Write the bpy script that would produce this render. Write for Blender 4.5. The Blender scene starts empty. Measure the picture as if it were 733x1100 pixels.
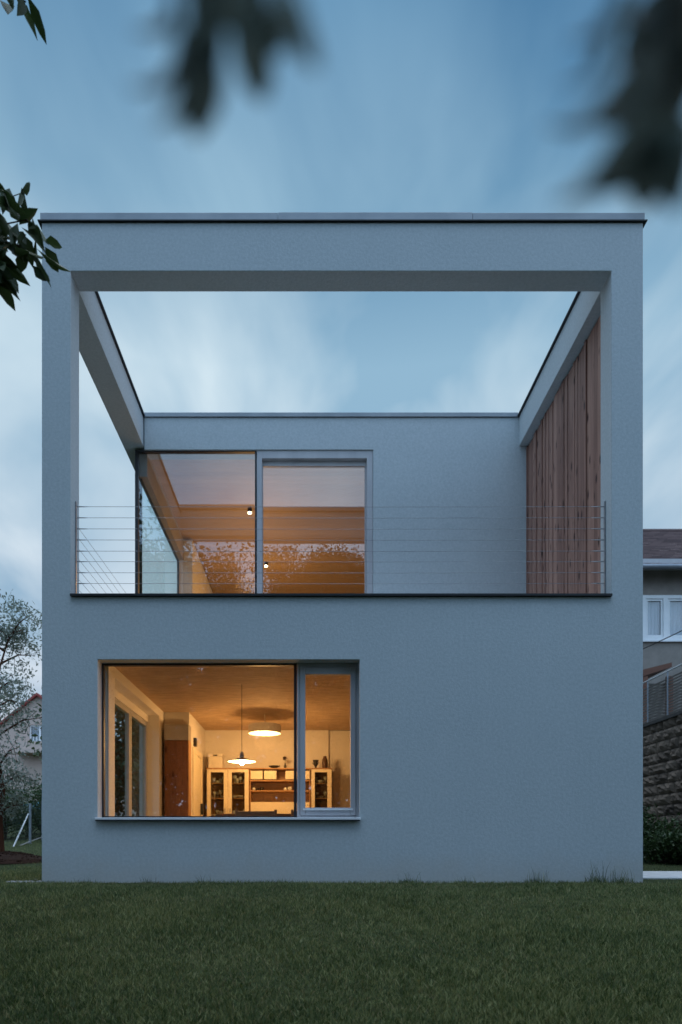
import bpy, math, random
import numpy as np
from mathutils import Vector

C = bpy.context.scene.collection
random.seed(7)
F, CX, CY, D, ZE = 733.3, 332.0, 908.0, 7.95, 0.44      # lens in photo pixels, principal point, camera distance, eye height

def P(px, py, d):
    return Vector(((px - CX) * d / F, d - D, ZE + (CY - py) * d / F))

def px_of(p):
    d = p[1] + D
    if d < 0.05:
        return None
    return CX + p[0] * F / d, CY - (p[2] - ZE) * F / d

def in_frame(p, m=25):
    q = px_of(p)
    return q is not None and -m < q[0] < 733 + m and -m < q[1] < 1100 + m

# ------------------------------------------------------------------ materials
def new_mat(name):
    m = bpy.data.materials.new(name)
    m.use_nodes = True
    nt = m.node_tree
    b = nt.nodes['Principled BSDF']
    return m, nt, b

def nd(nt, typ, **kw):
    n = nt.nodes.new(typ)
    for k, v in kw.items():
        if k in n.inputs:
            n.inputs[k].default_value = v
        else:
            setattr(n, k, v)
    return n

def coords(nt, scale=(1, 1, 1)):
    tc = nt.nodes.new('ShaderNodeTexCoord')
    mp = nt.nodes.new('ShaderNodeMapping')
    mp.inputs['Scale'].default_value = scale
    nt.links.new(tc.outputs['Object'], mp.inputs['Vector'])
    return mp.outputs['Vector']

def ramp(nt, fac, stops):
    r = nt.nodes.new('ShaderNodeValToRGB')
    e = r.color_ramp.elements
    while len(e) < len(stops):
        e.new(0.5)
    for i, (p, c) in enumerate(stops):
        e[i].position = p
        e[i].color = (c[0], c[1], c[2], 1)
    nt.links.new(fac, r.inputs['Fac'])
    return r.outputs['Color']

def noisy(name, c0, c1, scale=5, stretch=(1, 1, 1), rough=0.7, bump=0.0, bscale=80, bdist=0.01, metallic=0.0, detail=5, spec=0.4):
    m, nt, b = new_mat(name)
    v = coords(nt, stretch)
    n = nd(nt, 'ShaderNodeTexNoise', Scale=scale, Detail=detail, Roughness=0.6)
    nt.links.new(v, n.inputs['Vector'])
    nt.links.new(ramp(nt, n.outputs['Fac'], [(0.3, c0), (0.7, c1)]), b.inputs['Base Color'])
    b.inputs['Roughness'].default_value = rough
    b.inputs['Metallic'].default_value = metallic
    b.inputs['Specular IOR Level'].default_value = spec
    if bump > 0:
        n2 = nd(nt, 'ShaderNodeTexNoise', Scale=bscale, Detail=3, Roughness=0.6)
        nt.links.new(v, n2.inputs['Vector'])
        bp = nd(nt, 'ShaderNodeBump', Strength=bump, Distance=bdist)
        nt.links.new(n2.outputs['Fac'], bp.inputs['Height'])
        nt.links.new(bp.outputs['Normal'], b.inputs['Normal'])
    return m

def stucco():
    m, nt, b = new_mat('stucco')
    v = coords(nt)
    big = nd(nt, 'ShaderNodeTexNoise', Scale=0.9, Detail=6, Roughness=0.65)
    nt.links.new(v, big.inputs['Vector'])
    v2 = coords(nt, (5, 5, 0.35))
    st = nd(nt, 'ShaderNodeTexNoise', Scale=1.0, Detail=5, Roughness=0.6)
    nt.links.new(v2, st.inputs['Vector'])
    fine = nd(nt, 'ShaderNodeTexNoise', Scale=30, Detail=3, Roughness=0.75)
    nt.links.new(v, fine.inputs['Vector'])
    a = nd(nt, 'ShaderNodeMath', operation='MULTIPLY_ADD'); a.inputs[1].default_value = 0.10
    nt.links.new(st.outputs['Fac'], a.inputs[0]); bs = nd(nt, 'ShaderNodeMath', operation='MULTIPLY_ADD'); bs.inputs[1].default_value = 0.22; bs.inputs[2].default_value = -0.16
    nt.links.new(big.outputs['Fac'], bs.inputs[0]); nt.links.new(bs.outputs[0], a.inputs[2])
    a2 = nd(nt, 'ShaderNodeMath', operation='MULTIPLY_ADD'); a2.inputs[1].default_value = 1.0
    nt.links.new(fine.outputs['Fac'], a2.inputs[0]); nt.links.new(a.outputs[0], a2.inputs[2])
    nt.links.new(ramp(nt, a2.outputs[0], [(0.24, (0.350, 0.397, 0.420)), (0.78, (0.470, 0.515, 0.537))]), b.inputs['Base Color'])
    cr = b.inputs['Base Color'].links[0].from_socket
    sx_ = nt.nodes.new('ShaderNodeSeparateXYZ'); nt.links.new(v, sx_.inputs[0])
    sn = nd(nt, 'ShaderNodeTexNoise', Scale=2.6, Detail=6, Roughness=0.7); nt.links.new(v, sn.inputs['Vector'])
    sm_ = nd(nt, 'ShaderNodeMath', operation='MULTIPLY_ADD'); sm_.inputs[1].default_value = -0.55; nt.links.new(sn.outputs['Fac'], sm_.inputs[0]); nt.links.new(sx_.outputs['Z'], sm_.inputs[2])
    sf_ = nd(nt, 'ShaderNodeMapRange'); 
    for k_, v_ in (('From Min', -0.22), ('From Max', 0.10), ('To Min', 0.45), ('To Max', 0.0)): sf_.inputs[k_].default_value = v_
    nt.links.new(sm_.outputs[0], sf_.inputs['Value'])
    smx = nd(nt, 'ShaderNodeMixRGB'); smx.inputs['Color2'].default_value = (0.40, 0.37, 0.33, 1)
    nt.links.new(sf_.outputs[0], smx.inputs['Fac']); nt.links.new(cr, smx.inputs['Color1']); nt.links.new(smx.outputs[0], b.inputs['Base Color'])
    b.inputs['Roughness'].default_value = 0.95
    b.inputs['Specular IOR Level'].default_value = 0.15
    bp = nd(nt, 'ShaderNodeBump', Strength=0.3, Distance=0.008)
    nt.links.new(fine.outputs['Fac'], bp.inputs['Height'])
    nt.links.new(bp.outputs['Normal'], b.inputs['Normal'])
    return m

def glass(name, tint=(0.93, 0.96, 0.97), r0=0.125, power=5):
    m, nt, b = new_mat(name)
    nt.nodes.remove(b)
    out = nt.nodes['Material Output']
    tr = nd(nt, 'ShaderNodeBsdfTransparent'); tr.inputs['Color'].default_value = (*tint, 1)
    gl = nd(nt, 'ShaderNodeBsdfGlossy', Roughness=0.0)
    lw = nd(nt, 'ShaderNodeLayerWeight', Blend=0.5)
    p = nd(nt, 'ShaderNodeMath', operation='POWER'); p.inputs[1].default_value = power
    nt.links.new(lw.outputs['Facing'], p.inputs[0])
    q = nd(nt, 'ShaderNodeMath', operation='MULTIPLY_ADD'); q.inputs[1].default_value = 1 - r0; q.inputs[2].default_value = r0
    nt.links.new(p.outputs[0], q.inputs[0])
    mx = nd(nt, 'ShaderNodeMixShader')
    nt.links.new(q.outputs[0], mx.inputs['Fac'])
    nt.links.new(tr.outputs[0], mx.inputs[1]); nt.links.new(gl.outputs[0], mx.inputs[2])
    nt.links.new(mx.outputs[0], out.inputs['Surface'])
    return m

def wood(name, c0, c1, knot, axis='z', island=0.5, rough=0.65, knotscale=5.0, knots=True):
    m, nt, b = new_mat(name)
    st = {'z': (9, 9, 0.6), 'x': (0.6, 9, 9), 'y': (9, 0.6, 9)}[axis]
    geo = nt.nodes.new('ShaderNodeNewGeometry')
    tc = nt.nodes.new('ShaderNodeTexCoord')
    off = nd(nt, 'ShaderNodeVectorMath', operation='SCALE'); off.inputs[0].default_value = (13.7, 7.3, 29.1)
    nt.links.new(geo.outputs['Random Per Island'], off.inputs['Scale'])
    ad = nd(nt, 'ShaderNodeVectorMath', operation='ADD')
    nt.links.new(tc.outputs['Object'], ad.inputs[0]); nt.links.new(off.outputs[0], ad.inputs[1])
    mp = nt.nodes.new('ShaderNodeMapping'); mp.inputs['Scale'].default_value = st
    nt.links.new(ad.outputs[0], mp.inputs['Vector'])
    n = nd(nt, 'ShaderNodeTexNoise', Scale=1.6, Detail=8, Roughness=0.65, Distortion=0.6)
    nt.links.new(mp.outputs[0], n.inputs['Vector'])
    mm = nd(nt, 'ShaderNodeMath', operation='MULTIPLY_ADD'); mm.inputs[1].default_value = island
    sb = nd(nt, 'ShaderNodeMath', operation='SUBTRACT'); sb.inputs[1].default_value = 0.5
    nt.links.new(geo.outputs['Random Per Island'], sb.inputs[0])
    nt.links.new(sb.outputs[0], mm.inputs[0]); nt.links.new(n.outputs['Fac'], mm.inputs[2])
    col = ramp(nt, mm.outputs[0], [(0.2, c0), (0.8, c1)])
    if knots:
        kst = {'z': (1, 1, 0.42), 'x': (0.42, 1, 1), 'y': (1, 0.42, 1)}[axis]
        mp2 = nt.nodes.new('ShaderNodeMapping'); mp2.inputs['Scale'].default_value = kst
        nt.links.new(ad.outputs[0], mp2.inputs['Vector'])
        vo = nd(nt, 'ShaderNodeTexVoronoi', Scale=knotscale)
        nt.links.new(mp2.outputs[0], vo.inputs['Vector'])
        kr = ramp(nt, vo.outputs['Distance'], [(0.10, (1, 1, 1)), (0.27, (0, 0, 0))])
        mix = nd(nt, 'ShaderNodeMixRGB'); mix.inputs['Color2'].default_value = (*knot, 1)
        nt.links.new(kr, mix.inputs['Fac']); nt.links.new(col, mix.inputs['Color1'])
        col = mix.outputs[0]
    nt.links.new(col, b.inputs['Base Color'])
    b.inputs['Roughness'].default_value = rough
    b.inputs['Specular IOR Level'].default_value = 0.25
    return m

def leafmat(name, c0, c1, rough=0.5, trans=0.25, spec=0.3):
    m, nt, b = new_mat(name)
    geo = nt.nodes.new('ShaderNodeNewGeometry')
    tc = nt.nodes.new('ShaderNodeTexCoord')
    n = nd(nt, 'ShaderNodeTexNoise', Scale=1.3, Detail=3)
    nt.links.new(tc.outputs['Object'], n.inputs['Vector'])
    mm = nd(nt, 'ShaderNodeMath', operation='MULTIPLY_ADD'); mm.inputs[1].default_value = 0.5
    nt.links.new(geo.outputs['Random Per Island'], mm.inputs[0])
    h = nd(nt, 'ShaderNodeMath', operation='MULTIPLY'); h.inputs[1].default_value = 0.6
    nt.links.new(n.outputs['Fac'], h.inputs[0]); nt.links.new(h.outputs[0], mm.inputs[2])
    col = ramp(nt, mm.outputs[0], [(0.2, c0), (0.75, c1)])
    nt.links.new(col, b.inputs['Base Color'])
    b.inputs['Roughness'].default_value = rough
    b.inputs['Specular IOR Level'].default_value = spec
    if trans > 0:
        out = nt.nodes['Material Output']
        tl = nd(nt, 'ShaderNodeBsdfTranslucent')
        nt.links.new(col, tl.inputs['Color'])
        mx = nd(nt, 'ShaderNodeMixShader', Fac=trans)
        nt.links.new(b.outputs[0], mx.inputs[1]); nt.links.new(tl.outputs[0], mx.inputs[2])
        nt.links.new(mx.outputs[0], out.inputs['Surface'])
    return m

def emit(name, col, s):
    m, nt, b = new_mat(name)
    b.inputs['Base Color'].default_value = (0.9, 0.88, 0.82, 1)
    b.inputs['Emission Color'].default_value = (*col, 1)
    b.inputs['Emission Strength'].default_value = s
    return m

M = {}
M['stucco'] = stucco()
M['coping'] = noisy('zinc_coping', (0.20, 0.225, 0.25), (0.28, 0.305, 0.33), 2, rough=0.5, metallic=0.2)
M['dark'] = noisy('dark_metal', (0.012, 0.013, 0.016), (0.022, 0.024, 0.028), 6, rough=0.45)
M['paint'] = noisy('grey_paint', (0.34, 0.34, 0.36), (0.42, 0.42, 0.44), 4, (1, 1, 0.2), rough=0.45)
M['sill'] = noisy('sill_metal', (0.62, 0.63, 0.65), (0.72, 0.73, 0.74), 3, rough=0.4)
M['steel'] = noisy('steel', (0.30, 0.31, 0.33), (0.42, 0.43, 0.45), 20, rough=0.35, metallic=0.7)
M['cable'] = noisy('cable', (0.16, 0.17, 0.19), (0.24, 0.25, 0.27), 30, rough=0.5, metallic=0.4)
M['glass'] = glass('window_glass')
M['sideglass'] = glass('side_glass', (0.84, 0.95, 0.97), 0.02, 9)
M['cabglass'] = glass('cabinet_glass', (0.86, 0.88, 0.86), 0.06)
M['clad'] = wood('larch_boards', (0.16, 0.08, 0.062), (0.37, 0.21, 0.16), (0.04, 0.016, 0.013), 'z', 0.35, knotscale=7.5)
M['plaster'] = noisy('inner_plaster', (0.68, 0.65, 0.60), (0.76, 0.73, 0.68), 1.2, rough=0.9, bump=0.1, bscale=60)
M['ceil'] = noisy('wood_fibre_ceiling', (0.38, 0.265, 0.165), (0.66, 0.49, 0.32), 5.0, (1.0, 6, 1), rough=0.85, bump=0.2, bscale=40, detail=9)
M['ceil2'] = wood('ceiling_boards', (0.38, 0.27, 0.17), (0.50, 0.36, 0.23), (0.15, 0.07, 0.03), 'x', 0.3, knots=False)
M['floor'] = wood('oak_floor', (0.22, 0.13, 0.07), (0.34, 0.21, 0.12), (0.1, 0.05, 0.03), 'y', 0.3, knots=False)
M['pine'] = wood('red_pine', (0.105, 0.045, 0.022), (0.20, 0.085, 0.04), (0.05, 0.013, 0.006), 'z', 0.4, knotscale=8)
M['cream'] = noisy('cream_lacquer', (0.80, 0.72, 0.54), (0.85, 0.77, 0.60), 3, rough=0.45)
M['cabwood'] = wood('cabinet_wood', (0.36, 0.20, 0.095), (0.48, 0.28, 0.14), (0.1, 0.05, 0.02), 'z', 0.2, knots=False)
M['niche'] = noisy('niche_panel', (0.46, 0.30, 0.20), (0.54, 0.36, 0.25), 6, rough=0.7)
M['greybox'] = noisy('grey_panel', (0.30, 0.27, 0.25), (0.36, 0.33, 0.30), 5, rough=0.6)
M['darkwood'] = wood('dark_stained_wood', (0.20, 0.12, 0.075), (0.32, 0.20, 0.125), (0.02, 0.01, 0.006), 'x', 0.3, knots=False)
M['carton'] = noisy('white_card', (0.70, 0.66, 0.58), (0.76, 0.72, 0.64), 8, rough=0.8)
M['black'] = noisy('dark_ceramic', (0.012, 0.01, 0.009), (0.03, 0.022, 0.018), 10, rough=0.35)
M['brownpot'] = noisy('brown_glaze', (0.04, 0.018, 0.01), (0.12, 0.06, 0.03), 40, rough=0.4)
M['glassware'] = noisy('glassware', (0.65, 0.66, 0.60), (0.82, 0.82, 0.75), 20, rough=0.1, spec=0.8)
M['lampwhite'] = noisy('lamp_shade_white', (0.74, 0.72, 0.68), (0.80, 0.78, 0.74), 4, rough=0.6)
M['lit'] = emit('lamp_lit', (1.0, 0.72, 0.38), 7.0)
M['bulb'] = emit('lamp_bulb', (1.0, 0.78, 0.45), 25.0)
M['soil'] = noisy('lawn_soil', (0.020, 0.028, 0.012), (0.045, 0.055, 0.022), 4, rough=1.0, bump=0.4, bscale=30, spec=0.1)
M['terrace'] = noisy('terrace_bounce_floor', (0.60, 0.60, 0.60), (0.68, 0.68, 0.68), 5, rough=0.9)  # unseen floor, made pale to bounce sky light onto the terrace back wall
M['path'] = noisy('concrete_path', (0.40, 0.40, 0.40), (0.52, 0.52, 0.52), 6, rough=0.9, bump=0.2)
M['mulch'] = noisy('bark_mulch', (0.016, 0.009, 0.007), (0.05, 0.026, 0.018), 60, rough=1.0, spec=0.1)
M['gravel'] = noisy('pale_gravel', (0.18, 0.175, 0.17), (0.36, 0.35, 0.335), 30, rough=0.9)
M['bark'] = noisy('bark', (0.035, 0.026, 0.02), (0.09, 0.07, 0.055), 8, (4, 4, 0.6), rough=0.95, bump=0.6, bscale=18, bdist=0.03, spec=0.1)
M['redbark'] = noisy('reddish_bark', (0.05, 0.022, 0.014), (0.11, 0.05, 0.032), 8, (4, 4, 0.6), rough=0.95, bump=0.5, bscale=30, spec=0.1)
M['leaf'] = leafmat('leaf_dark', (0.022, 0.045, 0.014), (0.05, 0.085, 0.026))
M['leafnear'] = leafmat('leaf_thin', (0.045, 0.065, 0.06), (0.085, 0.11, 0.10), trans=0.6)
M['leafbg'] = leafmat('leaf_mid', (0.03, 0.05, 0.018), (0.075, 0.10, 0.04))
M['leafgrey'] = leafmat('leaf_greygreen', (0.13, 0.165, 0.14), (0.28, 0.33, 0.28))
M['leafshrub'] = leafmat('leaf_shrub', (0.018, 0.038, 0.013), (0.05, 0.085, 0.028))
M['grass'] = leafmat('grass_blades', (0.03, 0.055, 0.013), (0.20, 0.20, 0.068), rough=0.6, trans=0.3, spec=0.2)
def grassmat(name, c0, c1, c2):
    m, nt, b = new_mat(name)
    geo = nt.nodes.new('ShaderNodeNewGeometry'); tc = nt.nodes.new('ShaderNodeTexCoord')
    acc = None
    for src, k in ((geo.outputs['Random Per Island'], 0.55), (9.0, 0.5), (0.9, 0.6)):
        if isinstance(src, float):
            n = nd(nt, 'ShaderNodeTexNoise', Scale=src, Detail=4, Roughness=0.6); nt.links.new(tc.outputs['Object'], n.inputs['Vector']); src = n.outputs['Fac']
        q = nd(nt, 'ShaderNodeMath', operation='MULTIPLY_ADD'); q.inputs[1].default_value = k; q.inputs[2].default_value = 0
        nt.links.new(src, q.inputs[0])
        if acc is not None: nt.links.new(acc, q.inputs[2])
        acc = q.outputs[0]
    col = ramp(nt, acc, [(0.5, c0), (0.85, c1), (1.15, c2)])
    nt.links.new(col, b.inputs['Base Color']); b.inputs['Roughness'].default_value = 0.55; b.inputs['Specular IOR Level'].default_value = 0.3
    out = nt.nodes['Material Output']; tl = nd(nt, 'ShaderNodeBsdfTranslucent'); nt.links.new(col, tl.inputs['Color'])
    mx = nd(nt, 'ShaderNodeMixShader', Fac=0.3); nt.links.new(b.outputs[0], mx.inputs[1]); nt.links.new(tl.outputs[0], mx.inputs[2]); nt.links.new(mx.outputs[0], out.inputs['Surface'])
    return m
M['grass'] = grassmat('grass_blades', (0.018, 0.042, 0.010), (0.078, 0.112, 0.032), (0.23, 0.24, 0.095))
M['drygrass'] = leafmat('dry_grass', (0.09, 0.09, 0.035), (0.26, 0.21, 0.10), rough=0.7, trans=0.2)
M['stone'] = leafmat('split_stone', (0.055, 0.042, 0.034), (0.17, 0.13, 0.10), rough=0.95, trans=0)
M['mortar'] = noisy('wall_joint', (0.05, 0.045, 0.042), (0.08, 0.075, 0.07), 20, rough=1.0)
M['render_grey'] = noisy('grey_render', (0.20, 0.175, 0.155), (0.27, 0.24, 0.215), 2.5, rough=0.95, bump=0.3, bscale=25)
M['render_pink'] = noisy('pinkish_render', (0.46, 0.35, 0.30), (0.53, 0.41, 0.355), 0.8, rough=0.95)
M['white'] = noisy('white_pvc', (0.70, 0.72, 0.74), (0.78, 0.79, 0.80), 3, rough=0.4)
M['curtain_or_dark_sheet'] = noisy('net_curtain', (0.30, 0.32, 0.37), (0.55, 0.57, 0.62), 3, (14, 1, 0.4), rough=0.9)
M['tile'] = leafmat('roof_tiles', (0.075, 0.05, 0.05), (0.15, 0.10, 0.095), rough=0.8, trans=0)
M['redtile'] = noisy('red_verge_tiles', (0.22, 0.035, 0.03), (0.30, 0.055, 0.045), 8, rough=0.7)
M['gutter'] = noisy('zinc_gutter', (0.17, 0.19, 0.22), (0.24, 0.26, 0.29), 4, rough=0.4, metallic=0.4)
M['brownboard'] = wood('brown_board', (0.10, 0.045, 0.03), (0.18, 0.085, 0.06), (0.05, 0.02, 0.015), 'x', 0.4, knots=False)
M['slat'] = noisy('weathered_slat', (0.09, 0.08, 0.07), (0.18, 0.16, 0.14), 12, (0.5, 6, 6), rough=0.9)
M['postgrey'] = noisy('fence_post_paint', (0.20, 0.23, 0.27), (0.28, 0.31, 0.35), 6, rough=0.6)
M['galv'] = noisy('galvanised_tube', (0.45, 0.48, 0.50), (0.58, 0.60, 0.62), 10, rough=0.5, metallic=0.3)
M['wire'] = noisy('green_wire', (0.03, 0.05, 0.035), (0.05, 0.07, 0.05), 10, rough=0.6)
M['teal'] = noisy('teal_tarpaulin', (0.02, 0.16, 0.24), (0.04, 0.24, 0.33), 5, rough=0.5)
M['roomshade'] = noisy('room_shade_paint', (0.05, 0.06, 0.08), (0.09, 0.10, 0.13), 2, rough=0.9)

# ------------------------------------------------------------------ mesh tools
ORIG = {}
class MB:
    def __init__(s): s.v, s.f = [], []
    def quad(s, *p):
        n = len(s.v); s.v += [tuple(q) for q in p]; s.f.append(tuple(range(n, n + len(p)))); return s
    def box(s, x0, x1, y0, y1, z0, z1):
        n = len(s.v)
        s.v += [(x0, y0, z0), (x1, y0, z0), (x1, y1, z0), (x0, y1, z0), (x0, y0, z1), (x1, y0, z1), (x1, y1, z1), (x0, y1, z1)]
        s.f += [tuple(n + i for i in q) for q in ((0, 3, 2, 1), (4, 5, 6, 7), (0, 1, 5, 4), (1, 2, 6, 5), (2, 3, 7, 6), (3, 0, 4, 7))]
        return s
    def tube(s, pts, radii, n=8, cap=True):
        pts = [Vector(p) for p in pts]
        if not isinstance(radii, (list, tuple)): radii = [radii] * len(pts)
        b = len(s.v)
        for i, p in enumerate(pts):
            t = (pts[min(i + 1, len(pts) - 1)] - pts[max(i - 1, 0)]).normalized()
            a = Vector((0, 0, 1)) if abs(t.z) < 0.9 else Vector((1, 0, 0))
            u = t.cross(a).normalized(); w = t.cross(u)
            for k in range(n):
                an = 2 * math.pi * k / n
                s.v.append(tuple(p + (u * math.cos(an) + w * math.sin(an)) * radii[i]))
        for i in range(len(pts) - 1):
            for k in range(n):
                k2 = (k + 1) % n
                s.f.append((b + i * n + k, b + i * n + k2, b + (i + 1) * n + k2, b + (i + 1) * n + k))
        if cap:
            s.f.append(tuple(b + k for k in reversed(range(n))))
            s.f.append(tuple(b + (len(pts) - 1) * n + k for k in range(n)))
        return s
    def lathe(s, prof, c, n=20):
        b = len(s.v)
        for r, z in prof:
            for k in range(n):
                a = 2 * math.pi * k / n
                s.v.append((c[0] + r * math.cos(a), c[1] + r * math.sin(a), c[2] + z))
        for i in range(len(prof) - 1):
            for k in range(n):
                k2 = (k + 1) % n
                s.f.append((b + i * n + k, b + i * n + k2, b + (i + 1) * n + k2, b + (i + 1) * n + k))
        s.f.append(tuple(b + k for k in reversed(range(n))))
        s.f.append(tuple(b + (len(prof) - 1) * n + k for k in range(n)))
        return s
    def prism(s, poly, y0, y1):      # poly in x,z extruded along y
        n = len(s.v); k = len(poly)
        s.v += [(x, y0, z) for x, z in poly] + [(x, y1, z) for x, z in poly]
        s.f.append(tuple(n + i for i in range(k))); s.f.append(tuple(n + k + i for i in reversed(range(k))))
        for i in range(k):
            j = (i + 1) % k
            s.f.append((n + i, n + k + i, n + k + j, n + j))
        return s
    def wall(s, axis, us, zs, empty, t0, t1):
        """a wall with openings: us, zs grid breaks, empty = cells left out, t0..t1 thickness"""
        nu, nz = len(us) - 1, len(zs) - 1
        idx = {}
        def V(i, j, t):
            k = (i, j, t)
            if k not in idx:
                idx[k] = len(s.v); tt = t1 if t else t0
                s.v.append((us[i], tt, zs[j]) if axis == 'x' else (tt, us[i], zs[j]))
            return idx[k]
        fl = lambda i, j: 0 <= i < nu and 0 <= j < nz and (i, j) not in empty
        for i in range(nu):
            for j in range(nz):
                if not fl(i, j): continue
                s.f.append((V(i, j, 0), V(i + 1, j, 0), V(i + 1, j + 1, 0), V(i, j + 1, 0)))
                s.f.append((V(i, j, 1), V(i, j + 1, 1), V(i + 1, j + 1, 1), V(i + 1, j, 1)))
                if not fl(i - 1, j): s.f.append((V(i, j, 0), V(i, j + 1, 0), V(i, j + 1, 1), V(i, j, 1)))
                if not fl(i + 1, j): s.f.append((V(i + 1, j, 0), V(i + 1, j, 1), V(i + 1, j + 1, 1), V(i + 1, j + 1, 0)))
                if not fl(i, j - 1): s.f.append((V(i, j, 0), V(i, j, 1), V(i + 1, j, 1), V(i + 1, j, 0)))
                if not fl(i, j + 1): s.f.append((V(i, j + 1, 0), V(i + 1, j + 1, 0), V(i + 1, j + 1, 1), V(i, j + 1, 1)))
        return s
    def build(s, name, mat, parent=None, smooth=False, bevel=0.0):
        L = ORIG.get(parent.name, Vector((0, 0, 0))) if parent else Vector((0, 0, 0))
        me = bpy.data.meshes.new(name)
        v = np.array(s.v, dtype=np.float32) - np.array(L, dtype=np.float32)
        me.from_pydata(v.tolist(), [], s.f)
        me.materials.append(mat)
        if smooth:
            me.polygons.foreach_set('use_smooth', [True] * len(me.polygons))
        me.update()
        o = bpy.data.objects.new(name, me); C.objects.link(o)
        import bmesh
        bm = bmesh.new(); bm.from_mesh(me); bmesh.ops.recalc_face_normals(bm, faces=bm.faces); bm.to_mesh(me); bm.free()
        if parent: o.parent = parent; ORIG[o.name] = L
        if bevel > 0:
            bv = o.modifiers.new('bevel', 'BEVEL'); bv.width = bevel; bv.segments = 2; bv.limit_method = 'ANGLE'; bv.angle_limit = math.radians(50)
        return o

def tag(o, label, cat, group=None, kind=None):
    if kind: o['kind'] = kind
    if label: o['label'] = label
    if cat: o['category'] = cat
    if group: o['group'] = group
    return o

def thing(name, loc, label, cat, group=None):
    o = bpy.data.objects.new(name, None); C.objects.link(o)
    o.location = loc; o.empty_display_size = 0.2
    ORIG[o.name] = Vector(loc)
    return tag(o, label, cat, group)

def recenter(o):
    """put the origin of a one-mesh thing at its base"""
    me = o.data; n = len(me.vertices)
    a = np.empty(n * 3, np.float32); me.vertices.foreach_get('co', a); a = a.reshape(-1, 3)
    c = np.array([(a[:, 0].min() + a[:, 0].max()) / 2, (a[:, 1].min() + a[:, 1].max()) / 2, a[:, 2].min()], np.float32)
    me.vertices.foreach_set('co', (a - c).ravel()); me.update()
    o.location = [float(q) for q in c]
    return o

# leaves: each a folded pointed blade of four triangles-ish quads
def leaves_mesh(name, pos, length, width, mat, parent=None, rng=None, direc=None, droop=0.4, spread=1.0):
    rng = rng or np.random.default_rng(1)
    pos = np.asarray(pos, np.float64); n = len(pos)
    d = rng.normal(size=(n, 3)) * spread
    if direc is not None: d = d * 0.5 + np.asarray(direc)
    d[:, 2] -= droop
    d /= np.linalg.norm(d, axis=1, keepdims=True) + 1e-9
    r = rng.normal(size=(n, 3)); s = np.cross(d, r); s /= np.linalg.norm(s, axis=1, keepdims=True) + 1e-9
    u = np.cross(s, d)
    L = (length * rng.uniform(0.65, 1.25, n))[:, None]; W = (width * rng.uniform(0.75, 1.2, n))[:, None]
    k = [pos, pos + d * L * 0.35 + s * W * 0.5 + u * W * 0.18, pos + d * L * 0.4 - u * W * 0.04, pos + d * L * 0.35 - s * W * 0.5 + u * W * 0.18,
         pos + d * L * 0.72 + s * W * 0.34 + u * W * 0.05, pos + d * L * 0.72 - s * W * 0.34 + u * W * 0.05, pos + d * L - u * L * 0.08]
    v = np.stack(k, 1).reshape(-1, 3)
    base = (np.arange(n) * 7)[:, None]
    tri = np.concatenate([base + np.array([[0, 1, 2]]), base + np.array([[0, 2, 3]]), base + np.array([[1, 4, 2]]), base + np.array([[2, 5, 3]]),
                          base + np.array([[4, 6, 2]]), base + np.array([[2, 6, 5]])], 1).reshape(-1, 3)
    return fast_mesh(name, v, tri, mat, parent)

def fast_mesh(name, v, tri, mat, parent=None):
    L = np.array(ORIG.get(parent.name, (0, 0, 0)), np.float64) if parent else np.zeros(3)
    v = (v - L).astype(np.float32)
    me = bpy.data.meshes.new(name)
    me.vertices.add(len(v)); me.vertices.foreach_set('co', v.ravel())
    me.loops.add(tri.size); me.loops.foreach_set('vertex_index', tri.ravel().astype(np.int32))
    me.polygons.add(len(tri))
    me.polygons.foreach_set('loop_start', (np.arange(len(tri)) * 3).astype(np.int32))
    me.update(calc_edges=True); me.validate()
    me.materials.append(mat)
    o = bpy.data.objects.new(name, me); C.objects.link(o)
    if parent: o.parent = parent; ORIG[o.name] = Vector(L)
    return o

# ------------------------------------------------------------------ terrain
def gz(x, y):
    x = np.asarray(x, np.float64); y = np.asarray(y, np.float64)
    t = np.clip(-y - 0.9, 0, 8.5)
    front = -0.125 * (t - 0.8 * (1 - np.exp(-t / 0.8)))
    m = np.clip(np.maximum(np.maximum(-3.4 - x, x - 4.2), y - 12.4) / 2.0, 0, 1)
    rise = 0.057 * np.clip(y - 3.5, 0, 30) * m
    und = 0.012 * np.sin(x * 1.7 + y * 0.9) * np.sin(y * 1.3 - x * 0.6) * np.clip(-y, 0, 1)
    return front + rise + und

xs = np.concatenate([[-400, -150, -70, -40], np.arange(-25, -6, 1.0), np.arange(-6, 8, 0.25), np.arange(8, 26, 1.0), [40, 70, 150, 400]])
ys = np.concatenate([[-400, -150, -70, -40], np.arange(-26, -9, 1.0), np.arange(-9, 12, 0.25), np.arange(12, 40, 1.0), [55, 80, 150, 600]])
X, Y = np.meshgrid(xs, ys); Z = gz(X, Y)
nx, ny = len(xs), len(ys)
g = MB(); g.v = np.stack([X, Y, Z], -1).reshape(-1, 3).tolist()
g.f = [(j * nx + i, j * nx + i + 1, (j + 1) * nx + i + 1, (j + 1) * nx + i) for j in range(ny - 1) for i in range(nx - 1)]
tag(g.build('lawn', M['soil'], smooth=True), None, None, kind='structure')

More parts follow.
